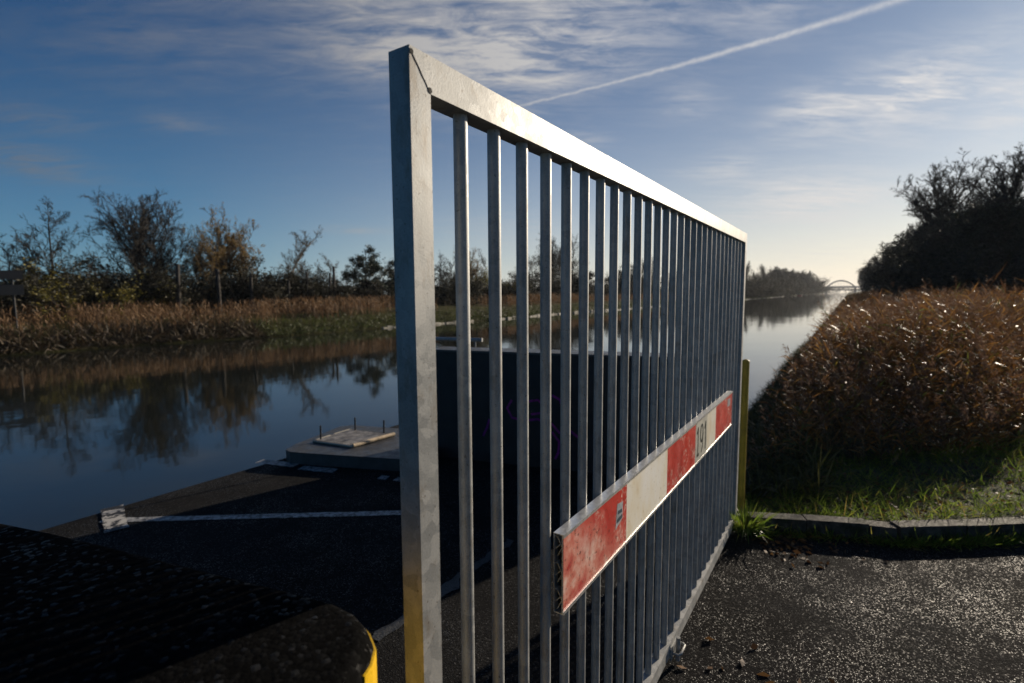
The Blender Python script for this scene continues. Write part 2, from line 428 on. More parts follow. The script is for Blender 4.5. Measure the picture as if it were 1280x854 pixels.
# ------------------------------------------------------------------ the gate
GH, GZ, GL, BT = 2.05, .05, 3.13, .047          # top, bottom, length, tube
RH = .060
gate = empty('metal_gate', (-.1574,.8257,0), pi/2-TH)
tag(gate, 'tall galvanised steel bar gate with round bars and a red and white board', 'gate')
def part(name, me, mat, parent=gate): return link(name, me, mat, parent)
post = prism_xz([(0,GZ),(BT,GZ+RH),(BT,GH-RH),(0,GH)], 0, BT-.001)
part('gate_stile', bm_mesh('gate_stile', post, bevel=.0035, seg=3), M['galv'])
e = .0006
rail = prism_xz([(e,GH),(BT+e,GH-RH),(GL-BT-e,GH-RH),(GL-e,GH)], 0, BT-.001)
part('top_rail', bm_mesh('top_rail', rail, bevel=.0035, seg=3), M['galv'])
rail = prism_xz([(e,GZ),(GL-e,GZ),(GL-BT-e,GZ+RH),(BT+e,GZ+RH)], 0, BT-.001)
part('bottom_rail', bm_mesh('bottom_rail', rail, bevel=.0035, seg=3), M['galv'])
st = prism_xz([(GL,GZ),(GL,GH),(GL-BT,GH-RH),(GL-BT,GZ+RH)], 0, BT-.001)
part('gate_stile', bm_mesh('gate_stile', st, bevel=.0035, seg=3), M['galv'])
# weld bead along the mitre with a vent hole at either end
wp = [(BT*k+.0006*sin(k*19), .0002, GH-.004-(RH-.004)*k) for k in np.linspace(.05,1.0,14)]
tube('weld_seam', wp, .0011, M['hole'], gate, 6)
for (x, z, r_) in ((.0045, GH-.0085, .0042), (BT-.0015, GH-RH+.005, .0048)):
    tube('vent_hole', [(x,-.0008,z),(x,.004,z)], r_, M['hole'], gate, 10)
bar0 = None
for i in range(28):
    t_ = .1527+.1056*i
    if bar0 is None:
        V, Q = tube_np([(0,0,GZ+RH-.004),(0,0,.7),(0,0,1.4),(0,0,GH-RH+.004)], [.01345]*4, 20)
        me = np_mesh('bar', V, np.array(Q), smooth=True)
        bar0 = link('bar', me, M['galv'], gate); o = bar0
    else:
        o = bar0.copy(); col.objects.link(o)
    o.location = (t_, .0245, 0); o.rotation_euler = (0,0,i*2.39)
# small rectangular feet of weld on the bottom rail: drain lugs and the drop bolt in its keeper
bx = 1.585
bm = box(bx-.05, bx+.05, -.006, -.0005, .03, .085); me = bm_mesh('bolt_plate', bm, bevel=.0015)
part('bolt_plate', me, M['galv'])
tube('bolt_keeper', [(bx-.035,-.003,.058),(bx-.037,-.034,.062),(bx-.025,-.043,.066),(bx+.03,-.044,.072),(bx+.038,-.034,.072),(bx+.038,-.003,.068)], .0055, M['galv'], gate, 8)
tube('drop_bolt', [(bx,-.022,.012),(bx,-.022,.12)], .010, M['galv'], gate, 12)

# warning board: a hollow aluminium profile with red and white sheeting
B0, B1, BZ0, BZ1, BF, BB = .486, 2.705, .842, 1.056, -.016, .0105
board = part('warning_board', bm_mesh('warning_board', (lambda b_: (box(B0,B1,BF,BB,BZ1-.003,BZ1,b_), box(B0,B1,BF,BB,BZ0,BZ0+.003,b_),
     box(B0,B1,BF,BF+.0025,BZ0+.003,BZ1-.003,b_), box(B0,B1,BB-.0025,BB,BZ0+.003,BZ1-.003,b_))[0])(bmesh.new())), M['alu'])
edges = [B0, .926, 1.37, 1.815, 2.25, B1]
lip = .009
for i in range(5):
    a, b = edges[i]+(.002 if i == 0 else .0004), edges[i+1]-(.002 if i == 4 else .0004)
    bm = box(a, b, BF-.0012, BF-.0002, BZ0+lip, BZ1-lip)
    red = i % 2 == 0
    o = part('red_panel' if red else 'white_panel', bm_mesh('board_panel', bm), M['red_fade'] if i == 0 else M['red'] if red else M['white'], board)
    if i == 0: o['label'] = 'faded and scuffed red panel'
for z_ in (BZ1-lip, BZ0):          # raised lips of the profile above and below the sheeting
    bm = box(B0, B1, BF-.0035, BF-.0001, z_, z_+lip); part('board_lip', bm_mesh('board_lip', bm, bevel=.001), M['alu'], board)
for k in range(3):                 # chevron webs inside the hollow profile
    zc = BZ0+.036+k*.071; bm = bmesh.new()
    yc = (BF+BB)/2
    def web(p, q, th=.0009):
        p = np.array(p); q = np.array(q); d_ = q-p; d_ /= np.linalg.norm(d_); n_ = np.array([-d_[1], d_[0]])*th
        v = [bm.verts.new((x, a[0], a[1])) for x in (B0+.004, B1-.004) for a in (p+n_, q+n_, q-n_, p-n_)]
        for f in ((0,1,2,3),(7,6,5,4),(0,4,5,1),(1,5,6,2),(2,6,7,3),(3,7,4,0)): bm.faces.new([v[j] for j in f])
    web((BB-.003, zc+.026), (yc+.004, zc+.026)); web((yc+.004, zc+.026), (BF+.004, zc)); web((BF+.004, zc), (yc+.004, zc-.026)); web((BB-.004, zc-.008), (yc-.003, zc+.006))
    part('profile_web', bm_mesh('profile_web', bm), M['alu'], board)
bm = box(B0+.02, B0+.022, BF+.003, BB-.003, BZ0+.0032, BZ1-.0032); part('hollow_shade', bm_mesh('hollow_shade', bm), M['hole'], board)  # near-black plate set inside the hollow end, painted as its inner shade
# grey number sticker: 191
lx0, lx1 = 1.822, 2.045
bm = box(lx0, lx1, BF-.0019, BF-.0013, BZ0+lip+.001, BZ1-lip-.001); lab = part('number_sticker', bm_mesh('number_sticker', bm), M['label'], board)
def glyph(strokes, w, name, mat, y, parent):
    bm = bmesh.new()
    for st_ in strokes:
        n = len(st_)
        L_, R_ = [], []
        for i in range(n):
            a = np.array(st_[max(i-1,0)], float); b = np.array(st_[min(i+1,n-1)], float)
            d_ = b-a; d_ /= np.linalg.norm(d_)+1e-9; nn = np.array([-d_[1], d_[0]])*w/2; c = np.array(st_[i], float)
            L_.append(c+nn); R_.append(c-nn)
        lv = [bm.verts.new((p[0], y, p[1])) for p in L_]; rv = [bm.verts.new((p[0], y, p[1])) for p in R_]
        for i in range(n-1): bm.faces.new((lv[i], rv[i], rv[i+1], lv[i+1]))
    bmesh.ops.solidify(bm, geom=bm.faces[:], thickness=.0004)
    return link(name, bm_mesh(name, bm), mat, parent)
zb, zt = BZ0+.035, BZ1-.035; hh = zt-zb
glyph([[(1.862,zb),(1.862,zt-.03),(1.862,zt)],[(1.842,zt-.03),(1.862,zt-.004)],[(1.842,zb+.006),(1.884,zb+.006)]], .014, 'digit', M['ink'], BF-.0024, board)
a = np.linspace(0, 2*pi, 15)
glyph([[(1.932+.026*cos(k), zt-.045+.042*sin(k)) for k in a], [(1.957,zt-.05),(1.954,zb+.03),(1.93,zb+.002)]], .013, 'digit', M['ink'], BF-.0024, board)
glyph([[(2.012,zb),(2.012,zt-.03),(2.012,zt)],[(1.99,zt-.035),(2.012,zt-.004)]], .014, 'digit', M['ink'], BF-.0024, board)
# weathered stickers
def quad_sticker(pts, name, mat, y, parent):
    bm = bmesh.new(); f = bm.faces.new([bm.verts.new((p[0], y, p[1])) for p in pts]); bmesh.ops.solidify(bm, geom=[f], thickness=.0003)
    return link(name, bm_mesh(name, bm), mat, parent)
st1 = quad_sticker([(.845,1.008),(.893,1.000),(.889,.945),(.832,.928)], 'sticker', M['sticker'], BF-.0019, board)
for (x0, z0, x1, z1, h_) in ((.850,.984,.884,.980,.012),(.842,.958,.886,.962,.013)):
    quad_sticker([(x0,z0),(x1,z1),(x1,z1-h_),(x0,z0-h_)], 'sticker_print', M['sticker_ink'], BF-.0024, board)
quad_sticker([(2.56,1.03),(2.64,1.026),(2.64,.98),(2.56,.984)], 'sticker', M['sticker'], BF-.0019, board)

# yellow post just behind the far end of the gate
yp = empty('yellow_post', (1.694,3.63,0)); tag(yp, 'dull yellow round steel post behind the far end of the gate', 'post')
V, Q = tube_np([(0,0,-.05),(0,0,1.155)], [.026]*2, 20)
link('post_shaft', np_mesh('post_shaft', V, np.array(Q), smooth=True), M['yellow_dull'], yp)
tube('post_cap', [(0,0,1.155),(0,0,1.162),(0,0,1.172),(0,0,1.178)], [.027,.027,.021,.009], M['yellow_dull'], yp, 20)

# ------------------------------------------------------------------ walls, kerbs and quay furniture
# low dark wall with a rounded end painted yellow
WZT = 1.2
k_ = (HC-WZT)
def pw(px, py): return atz(px, py, WZT)[:2]
far_edge = [pw(*q) for q in ((-420,598),(-200,618),(0,649),(66,662),(131,677),(263,710),(372,736),(420,749),(442,760),(456,775),(463,792),(458,810),(449,823))]
near_edge = [pw(*q) for q in ((440,848),(416,884),(370,925),(290,960))]+[(-.9,.60), (-2.4,.78)]
poly = [tuple(p) for p in far_edge]+near_edge
def rolled(poly, z0, z1, r):
    P_ = np.array(poly); n = len(P_); area = .5*np.sum(P_[:,0]*np.roll(P_[:,1],-1)-np.roll(P_[:,0],-1)*P_[:,1])
    e_ = np.roll(P_,-1,0)-P_; e_ /= np.linalg.norm(e_,axis=1)[:,None]; nn = np.stack([-e_[:,1],e_[:,0]],-1)*np.sign(area)
    vn = nn+np.roll(nn,1,0); vn /= np.maximum(np.sum(vn*nn,1),.35)[:,None]
    bm = bmesh.new(); rings = []
    for k in range(7):
        a_ = (k-1)/5*pi/2
        off, z = (-.004, z0) if k == 0 else (r*(1-cos(a_))-.004, z1-r+r*sin(a_))
        rings.append([bm.verts.new((q[0], q[1], z)) for q in P_+vn*off])
    for a_, b_ in zip(rings, rings[1:]):
        for i in range(n): bm.faces.new((a_[i], a_[(i+1)%n], b_[(i+1)%n], b_[i]))
    bm.faces.new(rings[-1]); bm.faces.new(rings[0][::-1]); return bm
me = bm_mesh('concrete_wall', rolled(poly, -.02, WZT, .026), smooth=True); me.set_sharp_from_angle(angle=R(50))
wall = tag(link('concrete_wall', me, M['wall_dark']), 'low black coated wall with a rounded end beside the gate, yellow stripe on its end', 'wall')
ys_ = [np.array(p) for p in far_edge[5:]]
off = []
for i, p in enumerate(ys_):
    a = ys_[max(i-1,0)]; b = ys_[min(i+1,len(ys_)-1)]; d_ = b-a; d_ /= np.linalg.norm(d_); n_ = np.array([-d_[1], d_[0]]); off.append((p+n_*.007, p-n_*.014))
bm = prism([tuple(o_[0]) for o_ in off]+[tuple(o_[1]) for o_ in off[::-1]], .02, WZT-.024)
link('yellow_stripe', bm_mesh('yellow_stripe', bm), M['yellow'], wall)

# dark flood wall behind the gate, with purple graffiti
A = np.array([-.80,5.06]); Bp = np.array([1.58,4.27]); d_ = (Bp-A)/np.linalg.norm(Bp-A); nb = np.array([-d_[1], d_[0]])
LW = float(np.linalg.norm(Bp-A))
fw = empty('flood_wall', (A[0],A[1],0), math.atan2(d_[1], d_[0])); tag(fw, 'black bitumen coated wall behind the gate bars with faint purple graffiti', 'wall')
link('wall_panel', bm_mesh('wall_panel', box(0, LW, 0, .25, -.05, 1.085), bevel=.006), simple('stained_bitumen', (.014,.014,.015), .55, 0, .6, 4, .4, 60), fw)
link('coping', bm_mesh('coping', box(-.02, LW+.02, -.02, .27, 1.087, 1.108), bevel=.005), M['slab'], fw)
def on_wall(px, py):
    r = ray(px, py); n3 = np.array([nb[0], nb[1], 0]); a3 = np.array([A[0],A[1],0]); c3 = np.array([0,0,HC])
    k = ((a3-c3)@n3)/(r@n3); q = c3+r*k; return float((q[:2]-A)@d_), float(q[2])
gst = [[(604,545),(609,534),(612,524)],[(640,500),(634,510),(640,522),(655,526),(672,524),(690,530),(700,542)],[(660,502),(672,500),(680,506),(678,516),(664,518)],
       [(690,540),(699,552),(698,566),(694,574)],[(712,538),(722,546),(728,552)],[(622,448),(628,442)],[(690,494),(700,500),(704,512)]]
glyph([[on_wall(*q) for q in s_] for s_ in gst], .022, 'graffiti', M['purple'], -.003, fw)

# pipe handrail beyond the flood wall
hr = empty('handrail', (-.32,5.42,0), math.atan2(d_[1], d_[0])); tag(hr, 'grey pipe handrail standing behind the black flood wall', 'handrail')
tube('rail', [(-.72,0,1.165),(-.3,0,1.165),(0,0,1.165)], .021, M['galv'], hr, 14)
for x in (-.08, -.60): tube('rail_post', [(x,0,0),(x,0,1.15)], .009, M['galv'], hr, 8)

# raised slab at the quay edge
sl = [(-2.27,4.93),(-2.20,4.86),(-1.95,4.80),(-1.07,4.62),(-.80,4.56),(-.80,5.05),(-.52,5.60),(-1.29,5.70),(-1.90,5.86),(-2.02,5.80),(-2.25,5.10)]
tag(link('concrete_plinth', bm_mesh('concrete_plinth', prism(sl, .001, .12), bevel=.022, seg=3, angle=60), M['slab']), 'raised dark concrete plinth at the corner of the quay', 'plinth')
# hatch frame with three threaded rods
c4 = [np.array((-2.09,5.17)), np.array((-1.85,5.62)), np.array((-1.29,5.40)), np.array((-1.61,4.97))]
cen = sum(c4)/4
hf = empty('hatch_frame', (cen[0],cen[1],.12)); tag(hf, 'pale square hatch frame with upright threaded rods on the plinth', 'hatch frame')
q4 = [p-cen for p in c4]
link('cover_plate', bm_mesh('cover_plate', prism([tuple(p*.93) for p in q4], .001, .022), bevel=.003), simple('mottled_cover', (.15,.14,.13), .6, 0, .75, 14, .5, 60), hf)
for i in range(4):
    a, b = q4[i], q4[(i+1)%4]; m_ = simple('splintered_timber', (.42,.33,.22), .7, 0, .4, 12, .5, 80) if i == 2 else M['stone']
    r_ = .021 if i == 2 else .012
    tube('frame_bar', [(*(a*.99), r_), (*((a+b)/2), r_+.002), (*(b*.99), r_)], r_, m_, hf, 8)
for (px, py) in ((401,549),(444,538),(480,541.5)):
    q = atz(px, py, .14)
    r_ = tube('threaded_rod', [(q[0]-cen[0],q[1]-cen[1],.0),(q[0]-cen[0]+.002,q[1]-cen[1],.165)], .009, M['hole'], hf, 8)

# kerb stones in front of the verge
kp = [(1.66,3.425),(2.02,3.372),(2.40,3.30),(2.56,3.256),(3.02,3.272),(3.50,3.31),(4.4,3.36),(5.4,3.42),(6.6,3.5)]
klabels = ['mossy concrete kerb stone next to the yellow post','mossy concrete kerb stone with its right end cracked away','short broken kerb stone at the crack','concrete kerb stone just right of the crack','pale concrete kerb stone reaching the right edge of the photo','kerb stone out to the right of the frame','kerb stone out to the right of the frame','kerb stone out to the right of the frame']
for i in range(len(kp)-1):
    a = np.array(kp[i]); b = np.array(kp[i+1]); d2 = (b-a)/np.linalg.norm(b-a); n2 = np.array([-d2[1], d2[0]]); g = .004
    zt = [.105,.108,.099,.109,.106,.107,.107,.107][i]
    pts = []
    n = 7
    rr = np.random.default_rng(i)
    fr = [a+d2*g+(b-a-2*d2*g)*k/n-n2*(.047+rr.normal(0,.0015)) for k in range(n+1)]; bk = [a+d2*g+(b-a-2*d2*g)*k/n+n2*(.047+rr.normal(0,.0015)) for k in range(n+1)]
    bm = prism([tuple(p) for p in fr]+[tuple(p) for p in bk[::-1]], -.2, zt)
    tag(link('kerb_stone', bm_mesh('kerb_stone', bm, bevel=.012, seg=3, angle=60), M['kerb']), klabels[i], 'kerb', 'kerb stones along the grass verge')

# ------------------------------------------------------------------ blade plants (vectorised)
def unit(a): return a/(np.linalg.norm(a, axis=-1, keepdims=True)+1e-9)
def blades(base, direc, length, width, droop, rng):
    """bent blades: base, direction (unit), length, width -> 4 verts and 2 tris each"""
    n = len(base)
    side = unit(np.cross(direc, np.where(np.abs(direc[:,2:3]) > .95, [[1.,0,0]], [[0,0,1.]])))
    tw = rng.uniform(0, pi, n)[:,None]
    up2 = unit(np.cross(side, direc)); side = side*np.cos(tw)+up2*np.sin(tw)
    L = length[:,None]; w = width[:,None]
    mid = base+direc*L*.5+np.array([0,0,-1.])*(L*droop[:,None]*.12)
    tip = base+direc*L+np.array([0,0,-1.])*(L*droop[:,None]*.6)
    V = np.stack([base, mid-side*w*.5, mid+side*w*.5, tip], 1).reshape(-1,3)
    k = np.arange(n)*4
    T = np.stack([np.stack([k,k+1,k+2],-1), np.stack([k+1,k+3,k+2],-1)], 1).reshape(-1,3)
    return V, T
def rand_dir(n, rng, zlo, zhi):
    a = rng.uniform(0, 2*pi, n); z = rng.uniform(zlo, zhi, n); r = np.sqrt(np.maximum(1-z*z, 0))
    return np.stack([r*np.cos(a), r*np.sin(a), z], -1)
class Stuff:
    def __init__(s): s.V=[]; s.T=[]; s.m=[]; s.k=0
    def add(s, V, T, mi=0):
        s.V.append(V); s.T.append(np.asarray(T)+s.k); s.m.append(np.full(len(T), mi)); s.k += len(V)
    def mesh(s, name): return np_mesh(name, np.concatenate(s.V), np.concatenate(s.T), np.concatenate(s.m))
def reed_bed(st, xy, h, rng, leaves=10, leaf_len=.42, leaf_w=.017, stem_w=.006, plume=14, lean=.10, mi=(0,1,2), zfun=height, zr=(.35,.95), dr=(0.,.8)):
    n = len(xy); base = np.stack([xy[:,0], xy[:,1], zfun(xy[:,0], xy[:,1])-.03], -1)
    ld = rand_dir(n, rng, 0, 0); ld[:,2] = 0
    wind = np.array([-.75,-.3,0])
    top = base+np.stack([np.zeros(n),np.zeros(n),h],-1)+(ld*.8+wind*.5)*(h*lean*rng.uniform(.2,1.6,n))[:,None]
    # stems: thin three-vertex strips
    side = rand_dir(n, rng, 0, 0)*stem_w*.5
    V = np.stack([base-side, base+side, top], 1).reshape(-1,3); k = np.arange(n)*3
    st.add(V, np.stack([k,k+1,k+2],-1), mi[1])
    axis = top-base
    for j in range(leaves):
        f = np.clip((j+rng.uniform(0,1,n))/leaves*.80+.16, 0, .97)
        b = base+axis*f[:,None]
        d = unit(rand_dir(n, rng, *zr)+wind*.25)
        V, T = blades(b, d, leaf_len*rng.uniform(.55,1.25,n)*np.clip(h/1.6,.4,1.1), leaf_w*rng.uniform(.6,1.3,n), rng.uniform(*dr,n), rng)
        st.add(V, T, mi[0])
    has = rng.uniform(0,1,n) < .75
    tp = top[has]; m = len(tp)
    ax = unit(axis[has]+wind*.45*h[has][:,None])
    for j in range(plume):
        f = rng.uniform(-.02,.26,m)
        b = tp+ax*(f[:,None])*.8-np.array([0,0,1.])*.05
        d = unit(rand_dir(m, rng, -.1, .7)*.55+ax*.7+wind*.25)
        V, T = blades(b, d, rng.uniform(.06,.15,m)*(1.1-f*2.2), rng.uniform(.006,.014,m), rng.uniform(.4,1.6,m), rng)
        st.add(V, T, mi[2])

# near reed bed on the right bank
r2 = np.random.default_rng(21)
def front_y(x): return np.interp(x, [1.5,2.3,3.2,4.4,5.0,5.8,7.5,12], [5.0,4.55,4.5,4.65,4.8,5.2,6.6,10])
N = 16000
cand = np.stack([r2.uniform(1.4,13,N), r2.uniform(4.1,17,N)], -1)
p_ = cand@ACROSS; s_ = cand@CANAL
dens = np.clip(1.25-(cand[:,1]-4.5)*.065, .32, 1)*np.clip((p_+.75)/.35, 0, 1)
ok = (cand[:,1] > front_y(cand[:,0])+.15*smooth_noise(cand[:,0]*3, cand[:,1]*3, 5))&(p_ > -.75)&(p_ < 7)&(r2.uniform(0,1,N) < dens)
xy = cand[ok]; p_ = xy@ACROSS
hmax = np.interp(p_, [-.8,-.45,-.1,.4,1.1,1.9], [.3,.64,.90,1.08,1.16,1.16])
frise = .22+.78*np.clip((xy[:,1]-front_y(xy[:,0]))/np.interp(xy[:,0],[2.8,3.8],[.5,1.55]),0,1)
h = hmax*frise*r2.normal(1,np.where(p_ < .1,.20,.085),len(xy))*(1+.09*smooth_noise(xy[:,0]*1.2, xy[:,1]*1.2, 8))
st = Stuff(); h = np.where((p_ < .1)&(r2.uniform(0,1,len(h)) < .07), np.minimum(h*r2.uniform(1.2,1.5,len(h)), 1.25), h)
h = np.where(r2.uniform(0,1,len(h)) < .10, h*r2.uniform(1.1,1.28,len(h)), h)
reed_bed(st, xy, np.clip(h,.2,1.9), r2, leaves=12, leaf_w=.014)
reeds = tag(link('reeds', st.mesh('reeds'), [M['reed_leaf'],M['reed_stem'],M['plume']]), 'tall russet brown reed bed on the right bank behind the verge', 'reeds', kind='stuff')
# the same bed running on along the bank, coarser
N = 5200
sv = 14+(r2.uniform(0,1,N)**1.7)*130; pv = r2.uniform(-.8,7,N)
xy = sv[:,None]*CANAL+pv[:,None]*ACROSS
h = np.interp(pv, [-.8,-.3,.5,1.5,2.5], [.4,.75,1.0,1.25,1.4])*r2.normal(1,.08,N)
st = Stuff(); reed_bed(st, xy, np.clip(h,.3,2.0), r2, leaves=6, leaf_len=.55, leaf_w=.035, stem_w=.014, plume=6)
tag(link('reeds', st.mesh('reeds_along_bank'), [M['reed_leaf'],M['reed_stem'],M['plume']]), 'distant continuation of the brown reed fringe along the right bank', 'reeds', kind='stuff')

# grass on the verge and the bank slope
def grass(name, xy, h, rng, mat, label, w=.0045, zfun=height, per=1, lean=.55):
    st = Stuff(); n = len(xy)
    base = np.stack([xy[:,0], xy[:,1], zfun(xy[:,0], xy[:,1])-.006], -1)
    d = rand_dir(n, rng, .45, 1.0)
    V, T = blades(base, d, h, w*rng.uniform(.6,1.4,n), rng.uniform(0,1.3,n), rng); st.add(V, T)
    return tag(link(name, st.mesh(name), mat), label, 'grass', kind='stuff')
r3 = np.random.default_rng(5)
N = 80000
c = np.stack([r3.uniform(0,1,N)**1.25*8.0+1.35, 3.28+(r3.uniform(0,1,N)**1.3)*4.2], -1)
ky = np.interp(c[:,0], [1.3,1.6,2.36,2.55,3.5,8],[3.56,3.51,3.39,3.32,3.38,3.65])
cl = smooth_noise(c[:,0]*5, c[:,1]*5, 31)
p_ = c@ACROSS
ok = (c[:,1] > ky)&(p_ > -1.5)&(r3.uniform(0,1,N) < .55+.6*cl)&(c[:,1] < front_y(c[:,0])+.25)
c = c[ok]
hg = np.clip(.115+.085*smooth_noise(c[:,0]*5, c[:,1]*5, 31)+r3.normal(0,.03,len(c)), .03, .30)
grass('grass', c, hg, r3, M['grass'], 'tufty green grass on the verge between kerb and reeds')
# rank grass on the bank slope down to the water
N = 26000
sv = 4.6+(r3.uniform(0,1,N)**1.4)*22; pv = r3.uniform(-1.75,-.1,N)
c = sv[:,None]*CANAL+pv[:,None]*ACROSS
c = c[(c[:,1] > 3.7)]
grass('grass', c, np.clip(r3.normal(.20,.07,len(c)),.05,.4)*np.clip(1.2+smooth_noise(c[:,0]*2.5,c[:,1]*2.5,9)*.7,.4,1.8), r3, M['shrub_olive'], 'rank dark grass on the slope from the reeds to the water', w=.010)
# weeds along the foot of the kerb
N = 9000
tt = r3.uniform(0,1,N); xk = 1.62+tt*3.6
yk = np.interp(xk, [q[0] for q in kp], [q[1] for q in kp])-.062-np.abs(r3.normal(0,.03,N))
keep = r3.uniform(0,1,N) < np.clip(.35+.9*smooth_noise(xk*4, yk*0, 17), 0, 1)
c = np.stack([xk,yk],-1)[keep]
grass('grass', c, np.clip(r3.normal(.085,.03,len(c)),.03,.16), r3, M['grass'], 'weeds sprouting along the foot of the kerb', zfun=lambda x,y: x*0+.002)
# bright tuft at the foot of the yellow post
N = 520
ang = r3.uniform(0,2*pi,N); rad = np.abs(r3.normal(0,.055,N))
base = np.stack([1.607+rad*np.cos(ang)*.75, 3.355+rad*np.sin(ang)*.6, np.zeros(N)+.004], -1)
d = unit(np.stack([np.cos(ang)*.55, np.sin(ang)*.55, r3.uniform(.5,1.3,N)], -1))
V, T = blades(base, d, r3.uniform(.12,.31,N), r3.uniform(.005,.009,N), r3.uniform(.1,1.2,N), r3)
st = Stuff(); st.add(V, T)
tag(link('grass_tuft', st.mesh('grass_tuft'), leafy('bright_grass', [(0,(.08,.13,.015)),(.7,(.15,.22,.025)),(1,(.24,.22,.05))], .35, .45)), 'bright green grass tuft at the foot of the yellow post', 'grass')
# fallen leaves on verge and on the asphalt by the gate
N = 420
c = np.concatenate([np.stack([r3.uniform(1.5,5,N), r3.uniform(3.4,4.5,N)],-1), np.stack([1.62+np.abs(r3.normal(0,.3,140)), 3.30-np.abs(r3.normal(0,.16,140))],-1), np.stack([r3.normal(.95,.25,60), r3.normal(1.75,.25,60)],-1)])
kyc = np.interp(c[:,0], [q[0] for q in kp], [q[1] for q in kp])
z = np.where(c[:,1] > kyc, height(c[:,0],c[:,1])+.04, .006)
d = rand_dir(len(c), r3, -.1, .35)
V, T = blades(np.stack([c[:,0],c[:,1],z],-1), d, r3.uniform(.02,.06,len(c)), r3.uniform(.012,.03,len(c)), r3.uniform(0,.4,len(c)), r3)
st = Stuff(); st.add(V, T)
tag(link('fallen_leaves', st.mesh('fallen_leaves'), M['dead_leaf']), 'brown fallen leaves scattered on the verge and by the gate foot', 'leaves', kind='stuff')

# ------------------------------------------------------------------ left bank: reed strip, grass, stone edge
r4 = np.random.default_rng(77)
N = 15000
sv = -6+(r4.uniform(0,1,N)**1.5)*240
pv = shore(sv)-r4.uniform(1.2,6.0,N)
cl = smooth_noise(sv*.35, pv*.5, 41)
ok = (cl+r4.normal(0,.22,N) > -.22)&~((sv < 9.5)&(r4.uniform(0,1,N) < .6))&~((sv > 19)&(sv < 22)&(pv > -32.0))
front = np.where(sv > 21, 2.4+1.0*np.clip((sv-21)/30,0,1.6), .35)
ok &= (shore(sv)-pv > front)
sv, pv = sv[ok], pv[ok]; xy = sv[:,None]*CANAL+pv[:,None]*ACROSS
h = np.clip(np.interp(sv,[10,40,120],[.82,.95,1.2])*(1+.36*smooth_noise(sv*.3, pv*.4, 43))+r4.normal(0,.10,len(sv)), .4, 1.8)
st = Stuff(); reed_bed(st, xy, h, r4, leaves=4, leaf_len=.6, leaf_w=.035, stem_w=.02, plume=4, lean=.06, mi=(0,0,0), zr=(.7,.99), dr=(0,.3))
tag(link('reeds', st.mesh('far_bank_reeds'), [M['reed_far']]), 'pale brown reed fringe along the far bank below the trees', 'reeds', kind='stuff')
N = 26000
sv = -6+(r4.uniform(0,1,N)**1.7)*260; pv = shore(sv)-.12-np.abs(r4.normal(0,1.2,N))
xy = sv[:,None]*CANAL+pv[:,None]*ACROSS
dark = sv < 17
for nm, sel, mt, lb in (('grass', ~dark, M['grass_far'], 'short green grass on the far bank above the stone edge'), ('grass', dark, leafy('dead_rank_growth', [(0,(.018,.012,.007)),(.6,(.045,.028,.013)),(1,(.075,.05,.022))], .7, .25), 'dark rank growth at the left end of the far bank')):
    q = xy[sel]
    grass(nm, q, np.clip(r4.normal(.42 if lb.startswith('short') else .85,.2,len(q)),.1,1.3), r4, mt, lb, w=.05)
# stone edging: irregular blocks laid along the waterline in one run
V=[]; Q=[]; k = 0; s0 = 26.
while s0 < 300:
    L_ = r4.uniform(.25,.8)*(1+s0*.012); w_ = r4.uniform(.25,.5); zt = -.84+r4.uniform(0,.14) if r4.uniform() > .12 else -.95
    pc = shore(s0)-.22+r4.normal(0,.10)
    for zz, g_ in ((-1.5,0.),(zt-.05,0.),(zt,.06)):
        for (a_, b_) in ((0,-.5),(1,-.5),(1,.5),(0,.5)):
            sx = s0+.03+a_*(L_-.06)+(g_ if a_ == 0 else -g_); px_ = pc+b_*w_*(1-g_*2)
            V.append(W(sx, px_, zz+r4.normal(0,.015)))
    for l in (0,4):
        for j in range(4): Q.append((k+l+j, k+l+(j+1)%4, k+l+4+(j+1)%4, k+l+4+j))
    Q.append((k+8,k+9,k+10,k+11)); k += 12; s0 += L_
tag(link('stone_edging', np_mesh('stone_edging', V, np.array(Q)), M['stone']), 'pale stone edging along the waterline of the far bank', 'stone edging')

# ------------------------------------------------------------------ trees
def ribbon(P0, P1, w, rng):
    """thin twigs as triangles: arrays of starts, ends, widths"""
    d = unit(P1-P0); s = unit(np.cross(d, rng.normal(0,1,P0.shape)))*w[:,None]*.5
    V = np.stack([P0-s, P0+s, P1], 1).reshape(-1,3); k = np.arange(len(P0))*3
    return V, np.stack([k,k+1,k+2],-1)
def children(P0, P1, n, rng, tlo, thi, ang, ratio, up, curve=.15):
    """n children per branch; returns starts, ends"""
    m = len(P0); d = P1-P0; L = np.linalg.norm(d, axis=1)
    t = np.sort(rng.uniform(tlo, thi, (m,n)), 1)
    S = P0[:,None]+d[:,None]*t[...,None]
    ax = unit(d)
    r = rng.normal(0,1,(m,n,3)); r -= (r*ax[:,None]).sum(-1,keepdims=True)*ax[:,None]; r = unit(r)
    a = rng.normal(ang, .18, (m,n,1))
    D = ax[:,None]*np.cos(a)+r*np.sin(a); D[...,2] += up; D = unit(D)
    LL = L[:,None]*ratio*rng.uniform(.6,1.25,(m,n))*(1.15-.55*t)
    return S.reshape(-1,3), (S+D*LL[...,None]).reshape(-1,3)
